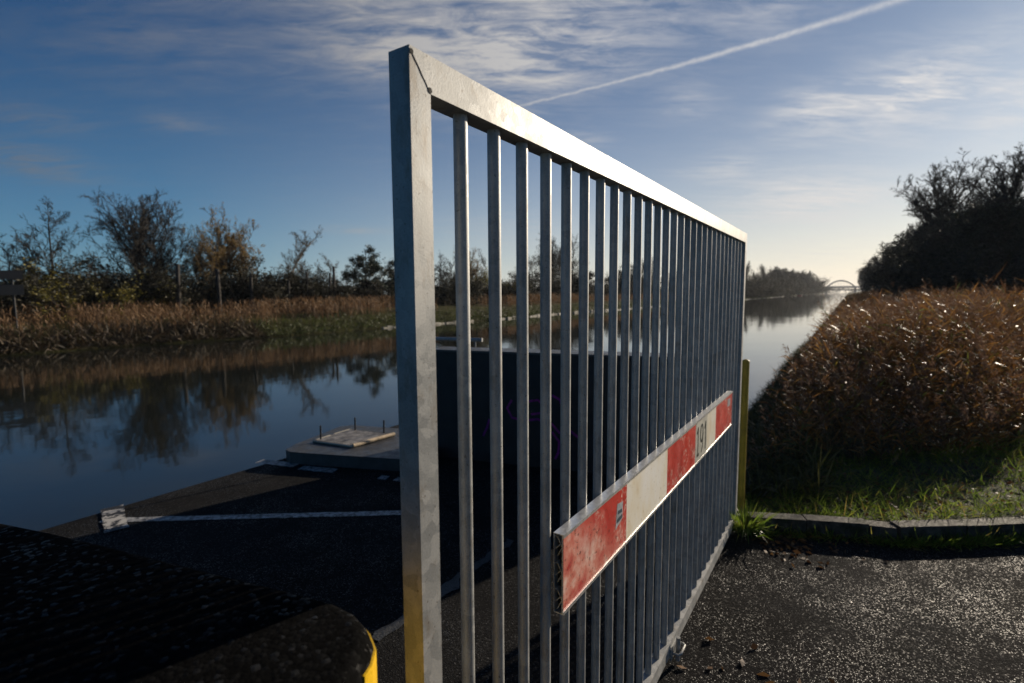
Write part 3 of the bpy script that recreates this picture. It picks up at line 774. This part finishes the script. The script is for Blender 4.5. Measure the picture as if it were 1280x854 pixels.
def tree_proto(name, label, cat, seed, H, style, bark, twig, leaf=None, leaf_n=0, leaf_s=.12):
    rng = np.random.default_rng(seed)
    root = empty(name)
    tag(root, label, cat)
    V=[]; Q=[]; k=0
    def addtube(P, r, n=6):
        nonlocal k
        v, q = tube_np(P, r, n); V.append(v); Q.append(np.array(q)+k); k += len(v)
    def stemline(p0, d, L, n, wob, up=.0):
        P=[np.array(p0,float)]; d=np.array(d,float)
        for i in range(n):
            d = d+rng.normal(0,wob,3)+np.array([0,0,up]); d/=np.linalg.norm(d); P.append(P[-1]+d*L/n)
        return np.array(P)
    limbs=[]                                             # (polyline, r0)
    if style in ('round','oak'):
        tr = stemline((0,0,-.1), (.03,0,1), H*(.62 if style=='round' else .7), 7, .05, .05); r0 = H*.022
        addtube(tr, np.linspace(r0, r0*.28, 8), 8)
        n1 = 40 if style == 'round' else 30
        for i in range(n1):
            f = rng.uniform(.10 if style=='round' else .3, .98); j = f*7; p = tr[int(j)]+(tr[min(int(j)+1,7)]-tr[int(j)])*(j-int(j))
            a = i*2.4+rng.normal(0,.3); el = rng.uniform(.45,.9)+.45*f
            dv = np.array([cos(a)*cos(el), sin(a)*cos(el), sin(el)])
            cz, rh, rv = (.53*H, .50*H, .47*H) if style == 'round' else (.62*H, .40*H, .38*H)
            sc3 = np.array([1/rh,1/rh,1/rv]); p3 = (p-np.array([0,0,cz]))*sc3; d3 = dv*sc3     # reach to the crown's outline
            aa, bb, cc = d3@d3, p3@d3, p3@p3-1
            L = (-bb+math.sqrt(max(bb*bb-aa*cc, 1e-4)))/aa*rng.uniform(.66,.90)
            L = max(L, .12*H)
            limbs.append((stemline(p, (cos(a)*cos(el), sin(a)*cos(el), sin(el)), L, 5, .09, .03), r0*.34))
    elif style == 'cone':
        tr = stemline((0,0,-.1), (.0,0,1), H, 9, .02, .05); r0 = H*.016
        addtube(tr, np.linspace(r0, .012, 10), 7)
        for i in range(34):
            f = rng.uniform(.12,.97); j = f*9; p = tr[int(j)]+(tr[min(int(j)+1,9)]-tr[int(j)])*(j-int(j))
            a = i*2.4; el = rng.uniform(.25,.6)+.3*f
            limbs.append((stemline(p, (cos(a)*cos(el), sin(a)*cos(el), sin(el)), H*(.36*(1-f)**.8+.05), 4, .07, .04), r0*.3*(1.1-f)))
    elif style in ('willow','multi'):
        for i in range(6 if style=='willow' else 4):
            a = i*2.4+rng.normal(0,.4); el = rng.uniform(1.05,1.45)
            tr = stemline((cos(a)*.15, sin(a)*.15, -.1), (cos(a)*cos(el), sin(a)*cos(el), sin(el)), H*rng.uniform(.55,.9), 6, .07, .06); r0 = H*.010
            addtube(tr, np.linspace(r0, r0*.25, 7), 6)
            for q in range(9):
                f = rng.uniform(.2,1); j = f*6; p = tr[min(int(j),6)]; a2 = rng.uniform(0,6.28); el2 = rng.uniform(.7,1.3)
                limbs.append((stemline(p, (cos(a2)*cos(el2), sin(a2)*cos(el2), sin(el2)), H*.27*rng.uniform(.6,1.1), 4, .10, .03), r0*.3))
    elif style == 'lean':
        tr = stemline((0,0,-.1), (-.32,0,1), H*.95, 8, .09, .01); r0 = H*.017
        addtube(tr, np.linspace(r0, r0*.2, 9), 7)
        for i in range(13):
            f = rng.uniform(.3,1); j = f*8; p = tr[min(int(j),8)]; a2 = i*2.4; el2 = rng.uniform(.4,1.1)
            limbs.append((stemline(p, (cos(a2)*cos(el2), sin(a2)*cos(el2), sin(el2)), H*.24*rng.uniform(.6,1.1), 4, .12, .05), r0*.3))
    elif style == 'pine':
        tr = stemline((0,0,-.1), (.05,0,1), H*.95, 7, .05, .03); r0 = H*.02
        addtube(tr, np.linspace(r0, r0*.25, 8), 7)
        for i in range(20):
            f = rng.uniform(.30,1); j = f*7; p = tr[min(int(j),7)]; a2 = i*2.4; el2 = rng.uniform(-.05,.5)
            limbs.append((stemline(p, (cos(a2)*cos(el2), sin(a2)*cos(el2), sin(el2)), H*(.42-.22*f)*rng.uniform(.6,1.15), 4, .12, .05), r0*.3))
    for P_, r in limbs: addtube(P_, np.linspace(r, r*.25, len(P_)), 5)
    link('trunk', np_mesh(name+'_trunk', np.concatenate(V), np.concatenate(Q), smooth=True), bark, root)
    # crown of twigs
    st = Stuff()
    A0 = np.concatenate([P_[:-1] for P_,_ in limbs]); A1 = np.concatenate([P_[1:] for P_,_ in limbs])
    LL = np.concatenate([np.full(len(P_)-1, np.linalg.norm(P_[-1]-P_[0])) for P_,_ in limbs])
    d = unit(A1-A0); B0 = A0; B1 = A0+d*LL[:,None]*(.45 if style in ('round','oak') else .62)
    up = {'round':.10,'oak':.14,'cone':.18,'willow':.35,'multi':.3,'lean':.25,'pine':.05}[style]
    n2, n3, n4 = {'round':(5,6,5),'oak':(5,6,5),'cone':(3,4,4),'willow':(3,4,4),'multi':(4,5,4),'lean':(4,5,4),'pine':(2,2,2)}[style]
    s1, e1 = children(B0, B1, n2, rng, .1, .9, .75, .55, up)
    s2, e2 = children(s1, e1, n3, rng, .2, 1., .65, .58, up*.8)
    s3, e3 = children(s2, e2, n4, rng, .25, 1., .6, .6, up*.6)
    tw = .030*H/9
    for (a_, b_, w_) in ((s1,e1,tw*2.0),(s2,e2,tw*1.25),(s3,e3,tw*.85)):
        v, t_ = ribbon(a_, b_, np.full(len(a_), w_), rng); st.add(v, t_, 0)
    mats = [twig]
    if leaf is not None:
        mats.append(leaf)
        pick = rng.integers(0, len(s3), leaf_n)
        f = rng.uniform(.2,1,leaf_n)[:,None]; b = s3[pick]*(1-f)+e3[pick]*f+rng.normal(0,.05 if style != 'pine' else .12,(leaf_n,3))
        v, t_ = blades(b, rand_dir(leaf_n, rng, -.6 if style != 'pine' else .1, .8), leaf_s*rng.uniform(.6,1.4,leaf_n), leaf_s*.5*rng.uniform(.6,1.3,leaf_n), rng.uniform(0,.8,leaf_n), rng)
        st.add(v, t_, 1)
    link('crown', st.mesh(name+'_crown'), mats, root)
    allz = np.percentile(np.concatenate(st.V)[:,2], 99)
    root['h'] = float(allz)
    return root
def shrub_proto(name, seed, leaf, n=2600, twiggy=True):
    rng = np.random.default_rng(seed); root = empty(name)
    V=[]; Q=[]; k=0; A0=[]; A1=[]
    for i in range(12):
        a = rng.uniform(0,6.28); el = rng.uniform(.6,1.4); L = rng.uniform(.5,.95)
        p0 = np.array([cos(a)*.12, sin(a)*.12, -.06]); p1 = p0+np.array([cos(a)*cos(el), sin(a)*cos(el), sin(el)])*L
        v, q = tube_np([p0,(p0+p1)/2+rng.normal(0,.03,3),p1], [.018,.012,.005], 4); V.append(v); Q.append(np.array(q)+k); k+=len(v)
        A0.append(p0); A1.append(p1)
    link('stem', np_mesh(name+'_stem', np.concatenate(V), np.concatenate(Q), smooth=True), M['bark'], root)
    A0 = np.array(A0); A1 = np.array(A1); st = Stuff()
    s1, e1 = children(A0, A1, 12, rng, .2, 1., .7, .55, .2); s2, e2 = children(s1, e1, 9, rng, .2, 1., .6, .6, .15)
    for a_, b_, w_ in ((s1,e1,.008),(s2,e2,.005)):
        v, t_ = ribbon(a_, b_, np.full(len(a_), w_), rng); st.add(v, t_, 0)
    pick = rng.integers(0, len(s2), n); f = rng.uniform(0,1.1,n)[:,None]
    b = s2[pick]*(1-f)+e2[pick]*f+rng.normal(0,.02,(n,3)); b[:,2] = np.maximum(b[:,2], .01)
    low = rng.integers(0, len(s1), n//3); f2 = rng.uniform(0,1,n//3)[:,None]; b2 = s1[low]*(1-f2)+e1[low]*f2; b2[:,2] *= rng.uniform(.0,.8,n//3)
    b = np.concatenate([b,b2]); m_ = len(b)
    v, t_ = blades(b, rand_dir(m_, rng, -.4, .9), rng.uniform(.028,.065,m_), rng.uniform(.014,.032,m_), rng.uniform(0,.8,m_), rng); st.add(v, t_, 1)
    link('foliage', st.mesh(name+'_foliage'), [M['twig'], leaf], root)
    root['h'] = float(np.percentile(np.concatenate(st.V)[:,2], 97))
    return root
used = set()
def place(proto, px, p, top_y, rz, label, cat, group=None, wide=1., base=None):
    x, y, D = on_line(px, p)
    z0 = float(height(np.array(x), np.array(y)))-.05 if base is None else base
    zt = HC+tan_el(px, top_y)*D
    k = (zt-z0)/proto['h']
    o = proto if proto.name not in used else copy_tree(proto)
    if o is proto: used.add(proto.name)
    o.location = (x,y,z0); o.rotation_euler = (0,0,rz); o.scale = (k*wide,k*wide,k)
    tag(o, label, cat, group)
    return o
T_round = tree_proto('bare_tree', '', 'tree', 1, 9.5, 'round', M['bark'], M['twig'])
T_oak = tree_proto('bare_tree', '', 'tree', 2, 13, 'oak', M['bark'], M['twig'])
T_oak2 = tree_proto('bare_tree', '', 'tree', 12, 13, 'oak', M['bark'], M['twig'])
T_cone = tree_proto('bare_tree', '', 'tree', 3, 9, 'cone', M['bark'], M['twig'])
T_will = tree_proto('willow_tree', '', 'tree', 4, 8, 'willow', M['bark'], M['twig_pale'], M['willow_leaf'], 9500, .13)
T_mul = tree_proto('bare_tree', '', 'tree', 5, 6, 'multi', M['bark_pale'], M['twig_pale'])
T_muld = tree_proto('bare_tree', '', 'tree', 15, 6, 'multi', M['bark'], M['twig'])
T_lean = tree_proto('leaning_tree', '', 'tree', 6, 7, 'lean', M['bark_pale'], M['twig_pale'])
T_pine = tree_proto('pine_tree', '', 'tree', 8, 6, 'pine', M['bark'], M['twig'], M['pine'], 9000, .20)
T_ivy = tree_proto('ivy_clad_tree', '', 'tree', 9, 8, 'round', M['bark'], M['twig'], M['ivy'], 30000, .19)
G = 'trees along the far bank'
place(T_muld, 22, -40, 284, .3, 'thin greyish bare tree at the left edge of the photo', 'tree', G, .9)
place(T_cone, 70, -39, 252, 0, 'cone shaped bare tree with a single straight leader', 'tree', G)
place(T_round, 180, -40, 243, .5, 'big round crowned bare tree, largest on the far bank', 'tree', G, .86)
place(T_muld, 222, -43, 296, 1.3, 'wispy bare tree between the big round tree and the yellowish willows', 'tree', G)
place(T_will, 254, -39, 288, .2, 'yellow brown willow nearest the big round tree', 'willow', G, .75)
place(T_will, 277, -40, 268, 1.7, 'tallest of the three yellow brown willows', 'willow', G, .8)
place(T_will, 303, -39, 282, 3.1, 'rusty leaved willow on the right of the willow clump', 'willow', G, .75)
place(T_lean, 349, -40, 279, .4-pi/2+TH*0, 'pale slender bare tree leaning to the left', 'tree', G)
place(T_mul, 376, -41, 314, 2.2, 'small pale sapling just right of the leaning tree', 'tree', G, .7)
place(T_mul, 408, -41, 320, .9, 'small bushy bare tree beside the tall wooden stake', 'tree', G, 1.1)
place(T_pine, 462, -38, 313, 0, 'dark evergreen pine left of the gate', 'pine tree', G, 1.15)
place(T_pine, 494, -41, 322, 2.0, 'second smaller pine half hidden behind the gate post', 'pine tree', G)
place(T_muld, 560, -42, 313, 2.6, 'bare tree seen just right of the gate post', 'tree', G)
place(T_will, 588, -42, 312, 4.0, 'yellowish willow seen behind the first gate bars', 'willow', G, .8)
place(T_mul, 604, -43, 316, 1.1, 'thin pale tree seen through the gate beside the willow', 'tree', G, .8)
place(T_mul, 658, -44, 320, 5.1, 'pale airy tree seen behind the third and fourth gate bars', 'tree', G)
place(T_round, 692, -46, 296, 2.4, 'bare tree with open crown seen through the middle of the gate', 'tree', G, .8)
place(T_cone, 714, -47, 294, 1.0, 'tall dark bare tree seen through the middle of the gate', 'tree', G, .8)
place(T_pine, 786, -44, 327, 1.0, 'dark evergreen seen through the gate, right of the open sky', 'pine tree', G, 1.)
place(T_muld, 762, -46, 330, .4, 'low bare tree in front of the evergreen behind the gate', 'tree', G)
place(T_oak, 812, -48, 322, .9, 'bare tree seen between closely spaced gate bars', 'tree', G, .8)
place(T_muld, 846, -48, 326, 1.9, 'small bare tree far off behind the right half of the gate', 'tree', G)
place(T_oak2, 932, -37, 327, .7, 'pale bare tree just emerging right of the gate', 'tree', G, .7)
GF = 'tree clump far down the canal on the left'
far_lab = ['leftmost bare tree of the far clump, beside the gate end','loose crowned tallest tree of the far clump','bare tree in the middle of the far clump','dense rounded tree right of the middle of the far clump','rounded tree next to last in the far clump','rightmost rounded tree of the far clump, nearest the bridge']
for i, (px, ty, p, w_) in enumerate(((943,341,-36,1.0),(957,332,-35,1.),(973,336,-34,1.1),(985,338,-33,1.2),(997,339,-33,1.2),(1007,341,-32,1.2))):
    place((T_oak2,T_round,T_ivy,T_ivy,T_round,T_ivy)[i], px, p, ty, i*1.3, far_lab[i], 'tree', GF, w_*.8)
GR = 'trees along the right bank'
place(T_oak, 1183, 8.5, 211, .4, 'large bare tree with fan shaped crown above the reeds on the right', 'tree', GR, 1.0)
place(T_oak2, 1262, 9.0, 190, 2.1, 'tallest bare tree at the right edge of the photo', 'tree', GR, .95)
place(T_round, 1222, 10.5, 250, .0, 'bare tree between the two tallest trees on the right', 'tree', GR)
place(T_oak2, 1145, 9.5, 282, 3.6, 'middling bare tree left of the fan shaped one', 'tree', GR)
place(T_oak, 1126, 9, 304, 5.0, 'smaller bare tree at the low end of the right bank wood', 'tree', GR)
place(T_ivy, 1079, 9.5, 339, 2.2, 'small dark rounded tree at the far end of the right bank wood', 'tree', GR, .6)
GI = 'dark ivy covered trees massed along the right bank'
for i, (px, ty, p) in enumerate(((1091,334,9.5),(1103,325,9.),(1115,316,8.5),(1123,312,9.5),(1136,300,8.5),(1152,292,9.5),(1169,282,9.),(1187,276,8.),(1205,268,9.5),(1225,270,8.3),(1245,258,9.),(1267,252,8.3),(1292,248,9.3))):
    place(T_ivy, px, p, ty, i*1.7, 'dark ivy covered tree in the solid mass below the bare crowns on the right bank', 'tree', GI, 1.0)
# shrubs
S_dark = shrub_proto('shrub', 50, M['shrub_dark'], 5200); S_olive = shrub_proto('shrub', 51, M['shrub_olive'], 5600); S_yel = shrub_proto('shrub', 52, M['shrub_yellow'], 4200)
GS = 'shrub thicket along the far bank'
r5 = np.random.default_rng(9)
LBL = {0:'dark leafless looking shrub in the thicket on the far bank', 1:'olive green shrub in the thicket on the far bank', 2:'yellow leaved shrub in the thicket on the far bank'}
px = -30
while px < 925:
    kind = 0 if r5.uniform() < .62 else (1 if r5.uniform() < .75 else 2)
    if 620 < px < 925: kind = 0 if r5.uniform() < .8 else 1
    ty = (345 if kind == 0 else 352)+r5.uniform(-11,14)
    if r5.uniform() < .9: place((S_dark,S_olive,S_yel)[kind], px, -36.5-r5.uniform(0,4), ty, r5.uniform(0,6), LBL[kind], 'shrub', GS, r5.uniform(1.1,1.6))
    px += r5.uniform(12,21)
# understorey below the right bank wood, in front of the trees
for i, px in enumerate(np.linspace(1112,1290,12)):
    place(S_dark, px, 7.2+r5.uniform(0,.8), 330+r5.uniform(-6,6), r5.uniform(0,6), 'dark shrub at the foot of the right bank wood behind the reeds', 'shrub', 'undergrowth of the right bank wood', .9 if px < 1150 else 1.4)
for i, px in enumerate(np.linspace(934,1012,14)):
    place(S_dark, px, -30.6-r5.uniform(0,1.5), 352+r5.uniform(-4,4), r5.uniform(0,6), 'dark low bush below the clump of trees far down the canal', 'shrub', 'bushes below the far clump', 1.8)
# wooden stakes on the far bank
stk = [(222,330,.12),(274,336,.13),(314,341,.11),(361,350,.09),(384,340,.07),(413,341,.09),(418,333,.10)]
sl_ = ['weathered stake in front of the big round tree','weathered stake among the willows','weathered stake right of the willows','short stake below the leaning tree','thin stake beside the pale sapling','short stake touching the tall one','tallest weathered stake, left of the pine']
for i, (px, ty, r_) in enumerate(stk):
    x, y, D = on_line(px, -35.5); z0 = float(height(np.array(x),np.array(y))); zt = HC+tan_el(px,ty)*D
    hgt = zt-z0; lean = [.1,-.06,.03,.0,.02,0,.01][i]
    V, Q = tube_np([(0,0,-.2),(lean*.5,0,hgt*.5),(lean,.02,hgt-.03),(lean,.02,hgt)], [r_*1.15,r_,r_*.95,r_*.4], 9)
    o = link('wooden_post', np_mesh('wooden_post', V, np.array(Q), smooth=True), M['wood_post']); o.location = (x,y,z0)
    tag(o, sl_[i], 'post', 'wooden stakes on the far bank')
# sign at the far left
x, y, D = on_line(4, -33.5)
sg = empty('sign_board', (x,y,float(height(np.array(x),np.array(y)))), -R(45)*-1); tag(sg, 'two dark panels stacked on poles at the left edge of the far bank', 'sign')
zz = lambda py: HC+tan_el(4,py)*D-sg.location[2]
for (a, b) in ((349,338),(369,356)):
    link('sign_panel', bm_mesh('sign_panel', box(-1.1,.72,-.05,0,zz(a),zz(b)), bevel=.08), M['dark_sign'], sg)
for xx in (-.7,.35): tube('sign_pole', [(xx,.05,-.3),(xx,.05,zz(338))], .04, M['dark_sign'], sg, 8)

# distant woods closing the horizon: masses nobody could count
def wood(name, pts, hgt, label, seed, n=9000, mat=None, size=1.6):
    r = np.random.default_rng(seed); pts = np.array(pts, float)
    seg = np.linalg.norm(np.diff(pts, axis=0), axis=1); cum = np.concatenate([[0],np.cumsum(seg)])
    t = r.uniform(0,cum[-1],n); x = np.interp(t,cum,pts[:,0])+r.normal(0,5,n); y = np.interp(t,cum,pts[:,1])+r.normal(0,5,n)
    top = hgt*(.75+.30*smooth_noise(t*.05, t*0, seed)+.14*smooth_noise(t*.3, t*0, seed+1))
    z = np.sqrt(r.uniform(0,1,n))*top+.5
    v, t_ = blades(np.stack([x,y,z],-1), rand_dir(n,r,-.2,1), size*r.uniform(.6,1.4,n), size*.6*r.uniform(.5,1.3,n), r.uniform(0,.6,n), r)
    st = Stuff(); st.add(v,t_)
    return tag(link(name, st.mesh(name), mat or M['shrub_dark']), label, 'wood', kind='stuff')
wood('distant_wood', [W(60,-260)[:2], W(180,-230)[:2], W(420,-170)[:2], W(700,-110)[:2]], 5.5, 'low hedge of distant woods behind the far bank', 61, 14000)
wood('distant_wood', [W(640,-34)[:2], W(820,-36)[:2], W(900,-30)[:2]], 8, 'far woods beside the left approach of the bridge', 62, 7000)
wood('distant_wood', [W(1250,-400)[:2], W(1300,-120)[:2], W(1350,-20)[:2], W(1300,60)[:2], W(1200,400)[:2]], 9, 'woods on the horizon beyond the bridge', 63, 9000, size=3)

# arch bridge over the canal, far away
br = empty('arch_bridge', W(900,-11.2,0), pi/2-TH+pi/2); tag(br, 'grey tied arch bridge spanning the canal in the distance', 'bridge')
zd = 8.2
HS = 17.5
link('deck', bm_mesh('deck', box(-60,60,-4,4,zd-1.6,zd), bevel=.05), M['steel_grey'], br)
for yy in (-4.2,4.2):
    a = np.linspace(-HS,HS,25); P_ = [(x, yy, zd+9.2*(1-(x/HS)**2)) for x in a]
    V, Q = tube_np(P_, [.95]*25, 8); link('arch_rib', np_mesh('arch_rib', V, np.array(Q), smooth=True), M['steel_grey'], br)
    for x in np.linspace(-HS,HS,11)[1:-1]:
        tube('hanger', [(x,yy,zd-.2),(x,yy,zd+9.2*(1-(x/HS)**2))], .09, M['steel_grey'], br, 6)
    link('parapet', bm_mesh('parapet', box(-60,60,yy-.12,yy+.12,zd+.002,zd+1.1)), M['steel_grey'], br)
for x in (-HS-.5,HS+.5): link('pier', bm_mesh('pier', box(x-1.2,x+1.2,-4,4,-3,zd-1.605), bevel=.1), M['slab'], br)
# small dark red boat moored by the far clump
x, y, D = on_line(1000, -27.2)
bt = empty('moored_boat', (x,y,WZ), pi/2-TH); tag(bt, 'small dark red boat moored below the far clump of trees', 'boat')
bm = bmesh.new()
sec = [(-5,.9,.9),(-4,1.3,.85),(0,1.5,.8),(3.5,1.2,.95),(5.5,.15,1.25)]
rings = [[bm.verts.new((x_, w_*s_, z_)) for s_, z_ in ((-1,h_),(-.75,-.2),(.75,-.2),(1,h_))] for x_, w_, h_ in sec]
for i in range(4):
    for j in range(3): bm.faces.new((rings[i][j], rings[i][j+1], rings[i+1][j+1], rings[i+1][j]))
    bm.faces.new((rings[i][0], rings[i+1][0], rings[i+1][3], rings[i][3]))
bm.faces.new(rings[0]); link('hull', bm_mesh('hull', bm), M['red_roof'], bt)
link('cabin', bm_mesh('cabin', box(-3,.8,-1,1,.86,2.1), bevel=.12), M['dark_sign'], bt)

# thin air between here and the horizon
hz = bpy.data.materials.new('thin_haze'); hz.use_nodes = True; hz.node_tree.nodes.clear()
ho = hz.node_tree.nodes.new('ShaderNodeOutputMaterial'); hv = hz.node_tree.nodes.new('ShaderNodeVolumePrincipled')
hv.inputs['Color'].default_value = (.86,.90,.96,1); hv.inputs['Density'].default_value = .00016; hv.inputs['Anisotropy'].default_value = .2
hz.node_tree.links.new(hv.outputs[0], ho.inputs['Volume'])
ho_ = link('haze', bm_mesh('haze', box(-460,2460,-1660,1660,-4,42)), hz); ho_.rotation_euler = (0,0,pi/2-TH); tag(ho_, kind='stuff')

# ------------------------------------------------------------------ sky, sun, camera
w = bpy.data.worlds.new('World'); sc.world = w; w.use_nodes = True
t = NT(w); t.n.clear()
out = t.add('ShaderNodeOutputWorld'); bg = t.add('ShaderNodeBackground'); t.l.new(bg.outputs[0], out.inputs[0])
sky = t.add('ShaderNodeTexSky', sky_type='NISHITA', sun_disc=False, sun_elevation=SUN_EL, sun_rotation=SUN_AZ, altitude=0., air_density=1.0, dust_density=.25, ozone_density=3.0)
gen = t.add('ShaderNodeTexCoord').outputs['Generated']
xyz = t.add('ShaderNodeSeparateXYZ', ins={0:gen}); dx, dy, dz = xyz.outputs
az = t.math('ARCTAN2', dx, dy); el = t.math('ARCSINE', dz)
def azel(px, py):
    r = ray(px, py); r = r/np.linalg.norm(r); return math.atan2(r[0], r[1]), math.asin(r[2])
# plane the cirrus lies in
den = t.math('ADD', t.math('MAXIMUM', dz, 0.), .09)
q = t.add('ShaderNodeCombineXYZ', ins={0:t.math('DIVIDE', dx, den), 1:t.math('DIVIDE', dy, den), 2:0.}).outputs[0]
def qrot(a, sx, sy): return t.add('ShaderNodeMapping', ins={'Vector':q, 'Rotation':(0,0,a), 'Scale':(sx,sy,1)}).outputs[0]
f1 = t.noise(qrot(R(35), .6, 2.6), 2.1, 11, .66, .6)
f2 = t.noise(qrot(R(-10), 1.0, 2.6), 4.6, 9, .66, .6)
fil = t.mapr(t.math('ADD', t.math('MULTIPLY', f1, .55), t.math('MULTIPLY', f2, .45)), .42, .60)
rip = t.noise(qrot(R(75), 1.6, 7), 4.5, 4, .5)
def blob(x0, y0, x1, y1, w_, k):
    """soft elongated patch between two sky directions"""
    a0, e0 = azel(x0,y0); a1, e1 = azel(x1,y1); ca, ce = (a0+a1)/2, (e0+e1)/2
    L = math.hypot(a1-a0, e1-e0)/2; an = math.atan2(e1-e0, a1-a0); ww = w_/F
    u = t.math('SUBTRACT', az, ca); v = t.math('SUBTRACT', el, ce)
    uu = t.math('ADD', t.math('MULTIPLY', u, cos(an)/L), t.math('MULTIPLY', v, sin(an)/L))
    vv = t.math('ADD', t.math('MULTIPLY', u, -sin(an)/ww), t.math('MULTIPLY', v, cos(an)/ww))
    rr = t.math('ADD', t.math('MULTIPLY', uu, uu), t.math('MULTIPLY', vv, vv))
    return t.math('MULTIPLY', t.math('EXPONENT', t.math('MULTIPLY', rr, -1.)), k)
B = [(380,35,880,-10,55,.85),(560,90,740,60,42,.65),(400,20,560,80,34,.5),(930,245,1120,245,22,.95),(1050,150,1280,70,32,.8),(1100,110,1220,105,16,.7),
     (960,150,1080,120,22,.6),(820,130,900,125,16,.35),(860,215,950,205,12,.5),(-60,180,110,215,14,.6),(-50,40,280,50,40,.2),(180,150,270,160,8,.4),
     (930,320,1130,300,26,.35),(1230,130,1290,150,22,.7),(900,20,1040,0,20,.35),(400,285,480,290,5,.35),(-60,130,120,160,10,.35),(700,170,760,176,10,.4),(860,280,1050,262,12,.5),(540,280,740,300,22,.25)]
acc = None
for b_ in B:
    m_ = blob(*b_); acc = m_ if acc is None else t.math('ADD', acc, m_)
mask = t.math('MULTIPLY', acc, t.math('ADD', t.math('MULTIPLY', fil, 1.0), .12))
mask = t.math('ADD', mask, t.math('MULTIPLY', t.math('POWER', fil, 2.5), .04))
# contrail: a band along a great curve
cp_ = [azel(*q_) for q_ in ((640,134),(700,121),(760,106),(900,66),(1000,38),(1135,-2),(1220,-32))]
c2, c1, c0 = np.polyfit([a_[0] for a_ in cp_], [a_[1] for a_ in cp_], 2)
line = t.math('ADD', t.math('ADD', t.math('MULTIPLY', t.math('MULTIPLY', az, az), float(c2)), t.math('MULTIPLY', az, float(c1))), float(c0))
dist = t.math('ADD', t.math('SUBTRACT', el, line), t.math('MULTIPLY', t.math('SUBTRACT', t.noise(gen, 55, 4), .5), .006))
wd = t.mapr(az, cp_[0][0], cp_[-1][0], .0027, .0052)
dn = t.math('DIVIDE', dist, wd)
con = t.math('EXPONENT', t.math('MULTIPLY', t.math('MULTIPLY', dn, dn), -1.))
con = t.math('MULTIPLY', con, t.mapr(az, cp_[0][0]-.12, cp_[0][0]+.03))
con = t.math('MULTIPLY', con, t.math('ADD', .22, t.math('MULTIPLY', t.noise(gen, 120, 4, .75), .75)))
con = t.math('MULTIPLY', con, t.mapr(az, cp_[-1][0]-.25, cp_[-1][0]+.1, 1., .35))
mask = t.math('MAXIMUM', mask, con)
mask = t.math('MINIMUM', mask, .92)
# angle to the sun drives how bright the thin cloud shines
sd = (sin(SUN_AZ)*cos(SUN_EL), cos(SUN_AZ)*cos(SUN_EL), sin(SUN_EL))
dot = t.add('ShaderNodeVectorMath', operation='DOT_PRODUCT', ins={0:gen, 1:sd}).outputs['Value']
near_sun = t.mapr(dot, -.5, 1.)
skyc = sky.outputs[0]
pol = t.mapr(dot, -.25, .8, .62, 1.)                 # clear sky is deepest at right angles to the sun
vm = t.add('ShaderNodeVectorMath', operation='SCALE', ins={0:skyc, 'Scale':pol}).outputs[0]
tint = t.mix(t.mapr(dot, -.1, .9), (.27,.86,1.42), (.84,.97,1.09))
vm = t.mix(1., vm, tint, 'MULTIPLY')
low = t.math('EXPONENT', t.math('MULTIPLY', t.math('MAXIMUM', el, 0.), -7.))
veil = t.math('MULTIPLY', low, t.mapr(dot, .0, .95, .45, .92))
veilc = t.mix(t.mapr(dot, .15, .95), (4.0,8.0,10.8), (19.5,16.6,13.2))
cl_b = t.math('ADD', t.math('MULTIPLY', t.math('POWER', near_sun, 1.6), 12.5), .7)
cloudc = t.add('ShaderNodeVectorMath', operation='SCALE', ins={0:(.99,.965,.95), 'Scale':cl_b}).outputs[0]
vm = t.mix(veil, vm, veilc)
fin = t.mix(mask, vm, cloudc)
t.l.new(fin, bg.inputs[0]); bg.inputs[1].default_value = .0435

sl = bpy.data.lights.new('sun', 'SUN'); sl.energy = 5.0; sl.angle = R(.8); sl.color = (1.,.86,.68)
so = bpy.data.objects.new('sun', sl); col.objects.link(so)
so.rotation_euler = (pi/2-SUN_EL, 0, -SUN_AZ+pi)       # lamp looks along -Z

cam = bpy.data.cameras.new('camera'); co = bpy.data.objects.new('camera', cam); col.objects.link(co)
cam.sensor_width = 36; cam.lens = F*36/1280; cam.clip_start = .05; cam.clip_end = 6000
from mathutils import Matrix
co.matrix_world = Matrix.Translation((0,0,HC)) @ Matrix.Rotation(pi/2-PIT, 4, 'X') @ Matrix.Rotation(ROLL, 4, 'Z')
cam.dof.use_dof = True; cam.dof.focus_distance = 1.35; cam.dof.aperture_fstop = 3.5
sc.camera = co
vs = sc.view_settings; vs.view_transform = 'Standard'; vs.look = 'None'; vs.exposure = .46; vs.gamma = 1.; vs.use_curve_mapping = False
sc.cycles.max_bounces = 6; sc.cycles.transparent_max_bounces = 8
for o in col.objects:
    if 'h' in o: del o['h']
